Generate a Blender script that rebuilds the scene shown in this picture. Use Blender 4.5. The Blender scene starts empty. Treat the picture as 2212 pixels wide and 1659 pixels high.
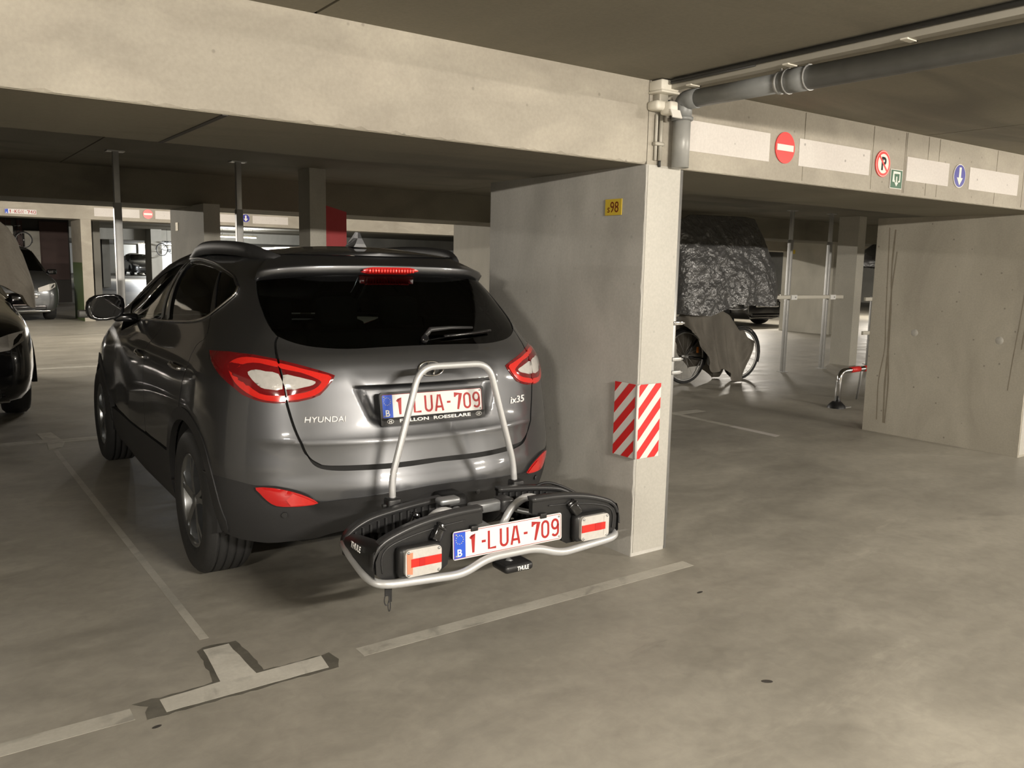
import bpy, bmesh, math, random
from math import sin, cos, pi, radians
from mathutils import Vector, Matrix
from mathutils.geometry import delaunay_2d_cdt

random.seed(7)
scene = bpy.context.scene
COL = scene.collection

# ---------------------------------------------------------------- camera
CAM_F, CAM_YAW, CAM_PITCH, CAM_ROLL = 1824.82, 0.624733, 0.139051, 0.020369      # focal length in px of a 2212 px wide frame
_d = Vector((sin(CAM_YAW)*cos(CAM_PITCH), cos(CAM_YAW)*cos(CAM_PITCH), -sin(CAM_PITCH)))
_r = Vector((cos(CAM_YAW), -sin(CAM_YAW), 0)); _u = _r.cross(_d)
_r2 = _r*cos(CAM_ROLL)+_u*sin(CAM_ROLL); _u2 = -_r*sin(CAM_ROLL)+_u*cos(CAM_ROLL)
cam_data = bpy.data.cameras.new('camera'); cam = bpy.data.objects.new('camera', cam_data); COL.objects.link(cam)
cam.matrix_world = Matrix(((_r2.x, _u2.x, -_d.x, 0), (_r2.y, _u2.y, -_d.y, 0), (_r2.z, _u2.z, -_d.z, 1.5), (0, 0, 0, 1)))
cam_data.sensor_width = 36; cam_data.lens = CAM_F/2212*36; cam_data.clip_start = .05; cam_data.clip_end = 300
scene.camera = cam

# ---------------------------------------------------------------- world, exposure
world = bpy.data.worlds.new('world'); scene.world = world; world.use_nodes = True
world.node_tree.nodes['Background'].inputs[0].default_value = (1.0, .93, .80, 1)
world.node_tree.nodes['Background'].inputs[1].default_value = .006
scene.view_settings.view_transform = 'Standard'; scene.view_settings.look = 'None'
scene.view_settings.gamma = 1; scene.view_settings.use_curve_mapping = False
scene.view_settings.exposure = 1.96

# lamps of the garage: (x, y, z, watts, colour, length along x); every one is built as a batten further down
WARM = (1.0, .92, .81); COOL = (.96, .98, 1.0)
LAMPS = [(-3.9, -1.9, 2.25, 115, WARM), (1.9, -1.9, 2.25, 140, WARM), (7.6, -1.9, 2.25, 125, WARM), (13.4, -1.9, 2.25, 90, WARM), (19.4, -1.9, 2.25, 90, WARM),
         (-1.5, 16.5, 2.45, 150, WARM), (5.5, 16.5, 2.45, 150, WARM), (12.5, 16.5, 2.45, 105, WARM), (19.5, 16.0, 2.45, 105, WARM), (27.0, 16.0, 2.45, 105, WARM),
         (11.6, 36.0, 2.45, 130, COOL), (14.0, 62.0, 2.45, 260, COOL), (20.0, 82.0, 2.45, 560, COOL)]

# ---------------------------------------------------------------- materials
def new_mat(name):
    m = bpy.data.materials.new(name); m.use_nodes = True
    return m, m.node_tree, m.node_tree.nodes['Principled BSDF']
def plain(name, col, rough=.5, metal=0, spec=.5, coat=0, emit=0, grain=0, gscale=60, bump=0):
    m, nt, b = new_mat(name); N = nt.nodes; L = nt.links
    b.inputs['Base Color'].default_value = (*col, 1); b.inputs['Roughness'].default_value = rough
    b.inputs['Metallic'].default_value = metal; b.inputs['Specular IOR Level'].default_value = spec
    b.inputs['Coat Weight'].default_value = coat; b.inputs['Coat Roughness'].default_value = .06
    if emit: b.inputs['Emission Color'].default_value = (*col, 1); b.inputs['Emission Strength'].default_value = emit
    tc = N.new('ShaderNodeTexCoord'); nz = N.new('ShaderNodeTexNoise'); nz.inputs['Scale'].default_value = gscale; nz.inputs['Detail'].default_value = 4
    L.new(tc.outputs['Object'], nz.inputs['Vector'])
    if grain:
        mr = N.new('ShaderNodeMapRange'); mr.inputs[3].default_value = 1-grain; mr.inputs[4].default_value = 1+grain
        L.new(nz.outputs['Fac'], mr.inputs[0])
        mx = N.new('ShaderNodeMix'); mx.data_type = 'RGBA'; mx.blend_type = 'MULTIPLY'; mx.inputs[0].default_value = 1
        mx.inputs[6].default_value = (*col, 1); L.new(mr.outputs[0], mx.inputs[7]); L.new(mx.outputs[2], b.inputs['Base Color'])
    if bump:
        bp = N.new('ShaderNodeBump'); bp.inputs['Strength'].default_value = bump; bp.inputs['Distance'].default_value = .004
        L.new(nz.outputs['Fac'], bp.inputs['Height']); L.new(bp.outputs[0], b.inputs['Normal'])
    return m
def concrete(name, dark, light, scale=1.2, rough=.75, rvar=0, pits=.5, streak=(1, 1, 1), bump=.25, stain=None, wave=0):
    """cast concrete: cloudy tone, fine grain, small blow-holes, optional darker blotches"""
    m, nt, b = new_mat(name); N = nt.nodes; L = nt.links
    tc = N.new('ShaderNodeTexCoord'); mp = N.new('ShaderNodeMapping'); mp.inputs['Scale'].default_value = streak
    L.new(tc.outputs['Object'], mp.inputs[0])
    n1 = N.new('ShaderNodeTexNoise'); n1.inputs['Scale'].default_value = scale; n1.inputs['Detail'].default_value = 9; n1.inputs['Roughness'].default_value = .58; n1.inputs['Distortion'].default_value = .6
    L.new(mp.outputs[0], n1.inputs['Vector'])
    cr = N.new('ShaderNodeValToRGB'); cr.color_ramp.elements[0].position = .32; cr.color_ramp.elements[1].position = .70
    cr.color_ramp.elements[0].color = (*dark, 1); cr.color_ramp.elements[1].color = (*light, 1)
    L.new(n1.outputs['Fac'], cr.inputs[0]); last = cr.outputs[0]
    n2 = N.new('ShaderNodeTexNoise'); n2.inputs['Scale'].default_value = 70; n2.inputs['Detail'].default_value = 3
    L.new(tc.outputs['Object'], n2.inputs['Vector'])
    g = N.new('ShaderNodeMapRange'); g.inputs[3].default_value = .88; g.inputs[4].default_value = 1.12; L.new(n2.outputs['Fac'], g.inputs[0])
    def mul(a, fac):
        mx = N.new('ShaderNodeMix'); mx.data_type = 'RGBA'; mx.blend_type = 'MULTIPLY'; mx.inputs[0].default_value = 1
        L.new(a, mx.inputs[6]); L.new(fac, mx.inputs[7]); return mx.outputs[2]
    last = mul(last, g.outputs[0])
    if pits:
        v = N.new('ShaderNodeTexVoronoi'); v.inputs['Scale'].default_value = 9; L.new(tc.outputs['Object'], v.inputs['Vector'])
        pr = N.new('ShaderNodeMapRange'); pr.inputs[1].default_value = .05; pr.inputs[2].default_value = .085; pr.inputs[3].default_value = 1-pits; pr.inputs[4].default_value = 1
        L.new(v.outputs['Distance'], pr.inputs[0]); last = mul(last, pr.outputs[0])
    if stain:
        n3 = N.new('ShaderNodeTexNoise'); n3.inputs['Scale'].default_value = stain[0]; n3.inputs['Detail'].default_value = 6; n3.inputs['Distortion'].default_value = 1.2
        m3 = N.new('ShaderNodeMapping'); m3.inputs['Scale'].default_value = stain[2]; m3.inputs['Location'].default_value = (3.1, 1.7, 4.2)
        L.new(tc.outputs['Object'], m3.inputs[0]); L.new(m3.outputs[0], n3.inputs['Vector'])
        sr = N.new('ShaderNodeMapRange'); sr.inputs[1].default_value = .52; sr.inputs[2].default_value = .66; sr.inputs[3].default_value = 1; sr.inputs[4].default_value = stain[1]
        L.new(n3.outputs['Fac'], sr.inputs[0]); last = mul(last, sr.outputs[0])
    L.new(last, b.inputs['Base Color'])
    if rvar:
        rr = N.new('ShaderNodeMapRange'); rr.inputs[1].default_value = .3; rr.inputs[2].default_value = .7; rr.inputs[3].default_value = rough-rvar; rr.inputs[4].default_value = rough+rvar
        L.new(n1.outputs['Fac'], rr.inputs[0]); L.new(rr.outputs[0], b.inputs['Roughness'])
    else: b.inputs['Roughness'].default_value = rough
    bp = N.new('ShaderNodeBump'); bp.inputs['Strength'].default_value = bump; bp.inputs['Distance'].default_value = .0022
    ad = N.new('ShaderNodeMath'); ad.operation = 'MULTIPLY_ADD'; ad.inputs[1].default_value = .5; L.new(n1.outputs['Fac'], ad.inputs[0]); L.new(n2.outputs['Fac'], ad.inputs[2])
    L.new(ad.outputs[0], bp.inputs['Height']); L.new(bp.outputs[0], b.inputs['Normal'])
    return m
def floor_concrete(name):
    m, nt, b = new_mat(name); N = nt.nodes; L = nt.links; tc = N.new('ShaderNodeTexCoord')
    def noise(sc, det, dist, mapping, loc=(0, 0, 0), rough=.6):
        mp = N.new('ShaderNodeMapping'); mp.inputs['Scale'].default_value = mapping; mp.inputs['Location'].default_value = loc; L.new(tc.outputs['Object'], mp.inputs[0])
        n = N.new('ShaderNodeTexNoise'); n.inputs['Scale'].default_value = sc; n.inputs['Detail'].default_value = det; n.inputs['Distortion'].default_value = dist; n.inputs['Roughness'].default_value = rough
        L.new(mp.outputs[0], n.inputs['Vector']); return n.outputs['Fac']
    def mr(a, i0, i1, o0, o1):
        r = N.new('ShaderNodeMapRange'); r.interpolation_type = 'SMOOTHSTEP'; r.inputs[1].default_value = i0; r.inputs[2].default_value = i1; r.inputs[3].default_value = o0; r.inputs[4].default_value = o1; L.new(a, r.inputs[0]); return r.outputs[0]
    def mul(a, c):
        x = N.new('ShaderNodeMix'); x.data_type = 'RGBA'; x.blend_type = 'MULTIPLY'; x.inputs[0].default_value = 1; L.new(a, x.inputs[6]); L.new(c, x.inputs[7]); return x.outputs[2]
    big = noise(.55, 5, .5, (.8, 1.2, 1)); mid = noise(2.4, 10, .35, (.75, 1.3, 1), (4, 2, 0), .72); fine = noise(16, 5, .6, (1, 1, 1), (1, 9, 0)); scuff = noise(1.3, 9, .6, (.6, 1.6, 1), (7, 3, 1), .72)
    cr = N.new('ShaderNodeValToRGB'); cr.color_ramp.elements[0].position = .30; cr.color_ramp.elements[1].position = .72
    cr.color_ramp.elements[0].color = (.268, .250, .212, 1); cr.color_ramp.elements[1].color = (.385, .362, .308, 1); L.new(mid, cr.inputs[0])
    c = mul(cr.outputs[0], mr(big, .3, .7, .82, 1.12)); c = mul(c, mr(fine, .25, .75, .93, 1.06)); c = mul(c, mr(scuff, .58, .72, 1.0, 1.22)); c = mul(c, mr(scuff, .28, .40, .80, 1.0))
    L.new(c, b.inputs['Base Color']); L.new(mr(mid, .3, .7, .40, .56), b.inputs['Roughness'])
    bp = N.new('ShaderNodeBump'); bp.inputs['Strength'].default_value = .06; bp.inputs['Distance'].default_value = .004; L.new(mid, bp.inputs['Height']); L.new(bp.outputs[0], b.inputs['Normal'])
    return m
def crinkled(name, col, rough):
    m, nt, b = new_mat(name); N = nt.nodes; L = nt.links
    b.inputs['Base Color'].default_value = (*col, 1); b.inputs['Roughness'].default_value = rough; b.inputs['Specular IOR Level'].default_value = .8; b.inputs['Metallic'].default_value = .25
    tc = N.new('ShaderNodeTexCoord'); h = None
    for sc, w in ((1.3, 1.0), (3.6, .5), (9.0, .22)):
        v = N.new('ShaderNodeTexVoronoi'); v.feature = 'F1'; v.distance = 'CHEBYCHEV'; v.inputs['Scale'].default_value = sc
        nz = N.new('ShaderNodeTexNoise'); nz.inputs['Scale'].default_value = sc; mx = N.new('ShaderNodeMix'); mx.data_type = 'RGBA'; mx.inputs[0].default_value = .35
        L.new(tc.outputs['Object'], nz.inputs['Vector']); L.new(tc.outputs['Object'], mx.inputs[6]); L.new(nz.outputs['Color'], mx.inputs[7]); L.new(mx.outputs[2], v.inputs['Vector'])
        a = N.new('ShaderNodeMath'); a.operation = 'MULTIPLY'; a.inputs[1].default_value = w; L.new(v.outputs['Distance'], a.inputs[0])
        if h is None: h = a.outputs[0]
        else:
            d = N.new('ShaderNodeMath'); d.operation = 'ADD'; L.new(h, d.inputs[0]); L.new(a.outputs[0], d.inputs[1]); h = d.outputs[0]
    bp = N.new('ShaderNodeBump'); bp.inputs['Strength'].default_value = .6; bp.inputs['Distance'].default_value = .09; L.new(h, bp.inputs['Height']); L.new(bp.outputs[0], b.inputs['Normal'])
    return m
def tinted_glass(name, tint, gloss=.03):
    m, nt, b = new_mat(name); N = nt.nodes; L = nt.links
    N.remove(b); tr = N.new('ShaderNodeBsdfTransparent'); tr.inputs[0].default_value = (*tint, 1)
    gl = N.new('ShaderNodeBsdfGlossy'); gl.inputs['Roughness'].default_value = gloss
    fr = N.new('ShaderNodeFresnel'); fr.inputs['IOR'].default_value = 1.45
    mx = N.new('ShaderNodeMixShader'); L.new(fr.outputs[0], mx.inputs[0]); L.new(tr.outputs[0], mx.inputs[1]); L.new(gl.outputs[0], mx.inputs[2])
    L.new(mx.outputs[0], N['Material Output'].inputs[0]); return m

M = dict(
 floor=floor_concrete('floor_concrete'),
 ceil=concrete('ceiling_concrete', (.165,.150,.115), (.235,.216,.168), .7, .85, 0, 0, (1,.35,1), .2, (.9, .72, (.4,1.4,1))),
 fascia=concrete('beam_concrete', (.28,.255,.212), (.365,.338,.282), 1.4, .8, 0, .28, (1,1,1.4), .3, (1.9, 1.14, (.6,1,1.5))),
 wallgrey=concrete('pier_side_concrete', (.39,.378,.348), (.53,.517,.48), 1.8, .8, 0, .18, (1,1,.6), .3, (1.3, .84, (1,1,.6))),
 wallraw=concrete('pier_raw_concrete', (.345,.32,.265), (.475,.445,.375), 2.0, .8, 0, .42, (1,1,.45), .35, (1.1, .80, (1,1,.35))),
 whitepaint=concrete('pier_white_paint', (.41,.395,.355), (.475,.46,.415), 1.5, .6, 0, .15, (1,1,.6), .2),
 fargrey=concrete('far_concrete', (.36,.345,.30), (.50,.48,.42), 1.0, .8, 0, 0, (1,1,.6), .2),
 whitewall=plain('white_wall_paint', (.80,.80,.76), .7, grain=.04, gscale=3),
 stripe=concrete('white_band_paint', (.52,.485,.455), (.575,.545,.51), 2.2, .55, 0, .45, (1,1,1), .15),
 roadpaint=concrete('old_line_paint', (.385,.365,.315), (.51,.49,.43), 3.0, .55, 0, 0, (1,1,1), .15, (5, .72, (1,1,1))),
 faintpaint=concrete('faint_line_paint', (.40,.38,.33), (.49,.47,.41), 2.5, .5, 0, 0, (1,1,1), .1, (4, .8, (1,1,1))),
 tpaint=concrete('t_mark_paint', (.48,.46,.405), (.61,.59,.525), 5.0, .42, 0, 0, (1,1,1), .25, (7, .74, (1,1,1))),
 tar=concrete('t_mark_dark_border', (.085,.08,.065), (.15,.14,.115), 8.0, .6, 0, 0, (1,1,1), .3),
 darkstain=plain('dark_oil_spot', (.05,.045,.04), .6, grain=.2),
 paint=plain('grey_car_paint', (.135,.138,.145), .42, .95, coat=1.0, grain=.05, gscale=1800),
 clad=plain('dark_plastic_cladding', (.022,.022,.023), .55, grain=.1, gscale=300, bump=.1),
 blackgap=plain('panel_gap_black', (.006,.006,.006), .8),
 blacktrim=plain('gloss_black_trim', (.008,.008,.009), .15, coat=.5),
 mirror=plain('mirror_glass', (.05,.05,.052), .03, 1), letters=plain('silver_letters', (.82,.82,.82), .4, 0),
 chrome=plain('chrome', (.75,.75,.76), .12, 1),
 alu=plain('silver_tube', (.56,.565,.57), .38, .45, grain=.03),
 alugrey=plain('grey_cast_metal', (.33,.34,.35), .4, .7, grain=.05),
 plastic=plain('black_plastic', (.013,.013,.0135), .42, grain=.1, gscale=200, bump=.06),
 plastic2=plain('black_rim_plastic', (.032,.032,.033), .36, grain=.08, gscale=200),
 rubber=plain('tyre_rubber', (.020,.020,.020), .72, grain=.2, gscale=90, bump=.2),
 rimdark=plain('alloy_grey', (.30,.31,.32), .28, .9, grain=.04),
 lens_red=plain('red_lens', (.50,.012,.012), .10, coat=1),
 lens_dark=plain('dark_red_lens', (.15,.005,.007), .12, coat=1),
 lens_bright=plain('bright_red_lens', (.62,.02,.014), .12, coat=1, grain=.12, gscale=140),
 lens_clear=plain('clear_lens', (.64,.62,.59), .12, .25, coat=1, grain=.14, gscale=55, bump=.25),
 lens_orange=plain('orange_lens', (.72,.24,.14), .12, coat=1),
 glass=tinted_glass('privacy_glass', (.085,.10,.092)),
 glassc=tinted_glass('clear_green_glass', (.50,.58,.52)),
 seatgrey=plain('seat_fabric', (.06,.06,.058), .9, grain=.15),
 platewhite=plain('plate_white', (.70,.69,.675), .35, grain=.02),
 platered=plain('plate_dark_red', (.36,.018,.018), .4),
 plateblue=plain('plate_blue', (.02,.085,.55), .4),
 white=plain('white_print', (.85,.85,.83), .4), blackprint=plain('black_print', (.012,.012,.012), .5),
 yellow=plain('yellow_plate', (.62,.45,.05), .45, grain=.05), yellowstar=plain('star_yellow', (.75,.65,.25), .5), brownprint=plain('brown_print', (.16,.03,.008), .5),
 signred=plain('sign_red', (.72,.035,.03), .35, grain=.08, gscale=12), signwhite=plain('sign_white', (.68,.66,.61), .4, grain=.03), signblue=plain('sign_blue', (.035,.035,.27), .35, grain=.08, gscale=12), signgreen=plain('sign_green', (.01,.085,.035), .4),
 guardred=plain('reflective_red', (.60,.02,.02), .4), guardwhite=plain('reflective_white', (.66,.66,.63), .4),
 pipe=plain('grey_drain_pipe', (.185,.19,.185), .45, .1, grain=.25, gscale=14, bump=.1),
 pipe2=plain('pale_drain_pipe', (.30,.30,.285), .42, .1, grain=.2, gscale=12), pvc=plain('white_pvc', (.66,.63,.55), .5, grain=.03), tray=plain('grey_cable_tray', (.36,.34,.29), .5, .2, grain=.06, gscale=10), cable=plain('black_cable', (.03,.03,.028), .6),
 galv=plain('galvanised_steel', (.42,.42,.41), .45, .6, grain=.12, gscale=20), steelgrey=plain('grey_painted_steel', (.30,.30,.29), .5, .2, grain=.08),
 tarp=crinkled('black_plastic_sheet', (.11,.11,.11), .30),
 cover=concrete('grey_cloth_cover', (.10,.09,.075), (.17,.155,.13), 3, .8, 0, 0, (1,1,.5), .3), beigecloth=concrete('beige_cloth_cover', (.27,.24,.20), (.36,.33,.28), 2.5, .9, 0, 0, (2,2,.4), .3),
 blackpaint=plain('black_car_paint', (.010,.010,.011), .16, .2, coat=1), silverpaint=plain('graphite_car_paint', (.11,.115,.12), .3, .7, coat=1),
 redpaint=plain('red_wall_paint', (.42,.025,.03), .55, grain=.05, gscale=6), greenpaint=plain('green_wall_paint', (.10,.14,.055), .6, grain=.12, gscale=5),
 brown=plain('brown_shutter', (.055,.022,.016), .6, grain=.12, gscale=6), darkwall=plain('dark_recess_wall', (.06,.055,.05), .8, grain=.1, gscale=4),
 orange=plain('orange_reflector', (.75,.22,.02), .3), dark=plain('interior_dark', (.008,.008,.008), .9),
 lamp=plain('lamp_glow', (1.0,.94,.82), .5, emit=6),
)

# ---------------------------------------------------------------- helpers
def tag(o, label=None, cat=None, group=None, kind=None):
    for k, v in (('label', label), ('category', cat), ('group', group), ('kind', kind)):
        if v: o[k] = v
    return o
def thing(name, label, cat, loc=(0, 0, 0), rz=0, group=None):
    o = bpy.data.objects.new(name, None); COL.objects.link(o); o.location = loc; o.rotation_euler = (0, 0, rz); o.empty_display_size = .1
    return tag(o, label, cat, group)
def put(name, me, m, parent=None, loc=None, rot=None):
    o = bpy.data.objects.new(name, me); COL.objects.link(o)
    if m is not None and not me.materials: me.materials.append(m)
    if parent is not None: o.parent = parent
    if loc is not None: o.location = loc
    if rot is not None: o.rotation_euler = rot
    return o
class MB:
    """collects shapes into one mesh"""
    def __init__(s): s.v = []; s.f = []; s.sm = []
    def add(s, v, f, smooth=False):
        o = len(s.v); s.v += [tuple(q) for q in v]; s.f += [tuple(i+o for i in q) for q in f]; s.sm += [smooth]*len(f); return s
    def box(s, a, b):
        (x0, y0, z0), (x1, y1, z1) = a, b
        return s.add([(x0,y0,z0),(x1,y0,z0),(x1,y1,z0),(x0,y1,z0),(x0,y0,z1),(x1,y0,z1),(x1,y1,z1),(x0,y1,z1)],
                     [(0,3,2,1),(4,5,6,7),(0,1,5,4),(1,2,6,5),(2,3,7,6),(3,0,4,7)])
    def bbox(s, a, b, r=.006, seg=2):
        """box with rounded edges"""
        bm = bmesh.new(); bmesh.ops.create_cube(bm, size=1)
        for v in bm.verts: v.co = Vector([(a[i]+b[i])/2+v.co[i]*(b[i]-a[i]) for i in range(3)])
        bmesh.ops.bevel(bm, geom=list(bm.edges), offset=min(r, .49*min(abs(b[i]-a[i]) for i in range(3))), segments=seg, affect='EDGES', profile=.5)
        bm.verts.index_update(); s.add([v.co[:] for v in bm.verts], [[v.index for v in f.verts] for f in bm.faces], True); bm.free(); return s
    def tube(s, pts, r, n=10, closed=False, caps=True):
        P = [Vector(p) for p in pts]; m = len(P); R = r if isinstance(r, (list, tuple)) else [r]*m
        T = []
        for i in range(m):
            a = P[(i-1) % m] if (closed or i > 0) else P[i]; b = P[(i+1) % m] if (closed or i < m-1) else P[i]
            T.append((b-a).normalized())
        up = Vector((0, 0, 1)) if abs(T[0].z) < .9 else Vector((1, 0, 0)); nrm = (up-T[0]*up.dot(T[0])).normalized(); v = []
        for i in range(m):
            if i: nrm = (nrm-T[i]*nrm.dot(T[i])).normalized()
            bn = T[i].cross(nrm)
            v += [P[i]+(nrm*cos(2*pi*k/n)+bn*sin(2*pi*k/n))*R[i] for k in range(n)]
        f = []
        for i in range(m if closed else m-1):
            j = (i+1) % m
            f += [(i*n+k, i*n+(k+1) % n, j*n+(k+1) % n, j*n+k) for k in range(n)]
        s.add(v, f, True)
        if caps and not closed:
            o = len(s.v)-len(v); s.f.append(tuple(o+k for k in range(n))[::-1]); s.f.append(tuple(o+(m-1)*n+k for k in range(n))); s.sm += [False, False]
        return s
    def prism(s, poly, ax, a, b, smooth=False):
        """extrude a 2-D polygon along axis ax (0,1,2) from a to b"""
        def P(q, t): return [(t, q[0], q[1]), (q[0], t, q[1]), (q[0], q[1], t)][ax]
        n = len(poly); v = [P(q, a) for q in poly]+[P(q, b) for q in poly]
        f = [tuple(range(n))[::-1], tuple(range(n, 2*n))]+[(i, (i+1) % n, n+(i+1) % n, n+i) for i in range(n)]
        s.v += v; o = len(s.v)-2*n; s.f += [tuple(i+o for i in q) for q in f]; s.sm += [False, False]+[smooth]*n; return s
    def lathe(s, prof, c=(0, 0, 0), ax=0, n=40):
        """revolve (radius, offset-along-axis) profile round axis ax through c"""
        v = []
        for r, t in prof:
            for k in range(n):
                a = 2*pi*k/n; q = [0, 0, 0]; q[ax] = t; q[(ax+1) % 3] = r*cos(a); q[(ax+2) % 3] = r*sin(a)
                v.append((q[0]+c[0], q[1]+c[1], q[2]+c[2]))
        return s.add(v, [(i*n+k, i*n+(k+1) % n, (i+1)*n+(k+1) % n, (i+1)*n+k) for i in range(len(prof)-1) for k in range(n)], True)
    def me(s, name):
        me = bpy.data.meshes.new(name); me.from_pydata(s.v, [], s.f)
        bm = bmesh.new(); bm.from_mesh(me); bmesh.ops.recalc_face_normals(bm, faces=list(bm.faces)); bm.to_mesh(me); bm.free()
        if len(me.polygons) == len(s.sm): me.polygons.foreach_set('use_smooth', s.sm)
        me.update(); return me
    def build(s, name, m, parent=None, loc=None, rot=None): return put(name, s.me(name), m, parent, loc, rot)
def fillet(pts, r, n=5):
    """round the corners of a 3-D polyline"""
    P = [Vector(p) for p in pts]; out = [P[0]]
    for i in range(1, len(P)-1):
        a, b, c = P[i-1], P[i], P[i+1]; rr = r[i] if isinstance(r, (list, tuple)) else r
        da = min(rr, (a-b).length*.48); dc = min(rr, (c-b).length*.48); p0 = b+(a-b).normalized()*da; p2 = b+(c-b).normalized()*dc
        out += [p0.lerp(b, t).lerp(b.lerp(p2, t), t) for t in [k/n for k in range(n+1)]]
    return out+[P[-1]]
def text_mesh(txt, h, w=None, depth=0, align='CENTER', bold=0, shear=0):
    """flat lettering in the XZ plane, facing -Y, h high (cap height) and w wide, centred"""
    cu = bpy.data.curves.new('t', 'FONT'); cu.body = txt; cu.size = 1; cu.extrude = 0; cu.offset = bold; cu.shear = shear; cu.resolution_u = 3
    o = bpy.data.objects.new('t', cu); COL.objects.link(o); dg = bpy.context.evaluated_depsgraph_get()
    me = bpy.data.meshes.new_from_object(o.evaluated_get(dg)); bpy.data.objects.remove(o); bpy.data.curves.remove(cu)
    xs = [v.co.x for v in me.vertices]; ys = [v.co.y for v in me.vertices]; x0, x1, y0, y1 = min(xs), max(xs), min(ys), max(ys)
    sy = h/(y1-y0); sx = (w/(x1-x0)) if w else sy
    for v in me.vertices: v.co = ((v.co.x-(x0+x1)/2)*sx, 0, (v.co.y-(y0+y1)/2)*sy)
    if depth:
        bm = bmesh.new(); bm.from_mesh(me); g = bmesh.ops.extrude_face_region(bm, geom=list(bm.faces))
        for e in g['geom']:
            if isinstance(e, bmesh.types.BMVert): e.co.y -= depth
        bmesh.ops.recalc_face_normals(bm, faces=list(bm.faces)); bm.to_mesh(me); bm.free()
    me.materials.clear(); return me
def copy_tree(o, parent=None):
    c = o.copy(); COL.objects.link(c)
    if parent is not None: c.parent = parent
    for ch in list(o.children):
        copy_tree(ch, c)
    return c
def disc(r, n=32): return [(r*cos(2*pi*k/n), r*sin(2*pi*k/n)) for k in range(n)]
# ================================================================ THE SETTING
def struct(name, mb, m, label=None, parent=None):
    o = mb.build(name, m, parent)
    if parent is None: o['kind'] = 'structure'
    if label: o['label'] = label
    return o
floor = struct('floor', MB().box((-9, -7, -.25), (40, 92, 0)), M['floor'], 'worn brown grey polished concrete garage floor')
def flat(name, poly, m, z=.002, t=.004, parent=floor): z *= .3; return MB().prism(poly, 2, z-t, z).build(name, m, parent)
def rect(x0, x1, y0, y1): return [(x0, y0), (x1, y0), (x1, y1), (x0, y1)]
# parking lines
flat('parking_line', rect(1.355, 3.2, 2.815, 2.892), M['roadpaint'])
flat('parking_line', rect(-2.5, .53, 2.81, 2.892), M['roadpaint'])
flat('parking_line', rect(.872, .908, 3.3, 7.3), M['faintpaint'], .0015)
flat('parking_line', rect(-2.5, .86, 7.66, 7.80), M['roadpaint'])
flat('parking_line', rect(.96, 3.0, 7.60, 7.75), M['roadpaint'])
flat('parking_line', rect(-2.0, 12.0, 12.75, 12.95), M['roadpaint'])
flat('parking_line', [(6.40, 4.74), (6.49, 4.76), (6.50, 5.30), (6.42, 5.30)], M['stripe'], .003)
flat('parking_line', [(6.42, 5.32), (6.50, 5.32), (6.53, 6.14), (6.45, 6.14)], M['roadpaint'], .003)
flat('parking_line', rect(6.45, 6.90, 6.02, 6.14), M['roadpaint'], .0035)
# the T mark in front of the bay, with its dark hand-painted border
rng = random.Random(3)
def wob(poly, n, a):
    out = []
    for i, p in enumerate(poly):
        q = poly[(i+1) % len(poly)]; k = max(1, int(math.dist(p, q)/n))
        out += [(p[0]+(q[0]-p[0])*t/k+rng.uniform(-a, a), p[1]+(q[1]-p[1])*t/k+rng.uniform(-a, a)) for t in range(k)]
    return out
tb = flat('mark_border', wob([(.565,2.785),(1.235,2.785),(1.262,2.84),(1.25,2.912),(1.0,2.912),(.99,3.215),(.86,3.225),(.835,3.20),(.818,2.925),(.70,2.915),(.54,2.918),(.585,2.87),(.57,2.84)], .03, .005), M['tar'], .003)
flat('bay_mark', wob([(.625,2.803),(1.205,2.803),(1.216,2.905),(.964,2.905),(.955,3.20),(.858,3.20),(.838,2.915),(.625,2.897)], .05, .002), M['tpaint'], .0045)
flat('bay_mark', [(.80,7.66),(.87,7.62),(.85,7.36),(.95,7.40),(1.0,7.62),(1.25,7.58),(1.28,7.74),(.99,7.74),(.96,8.10),(.85,8.09),(.86,7.80),(.78,7.80)], M['tpaint'], .004)
for (x, y, a, b, r) in ((.578, 2.727, .016, .008, .2), (2.50, 1.82, .022, .012, -.6), (1.36, 1.86, .006, .02, .3), (2.95, 2.55, .02, .008, .1)):
    flat('oil_spot', [(x+a*cos(t)*cos(r)-b*sin(t)*sin(r), y+a*cos(t)*sin(r)+b*sin(t)*cos(r)) for t in [2*pi*k/12 for k in range(12)]], M['darkstain'], .0025)
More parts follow.
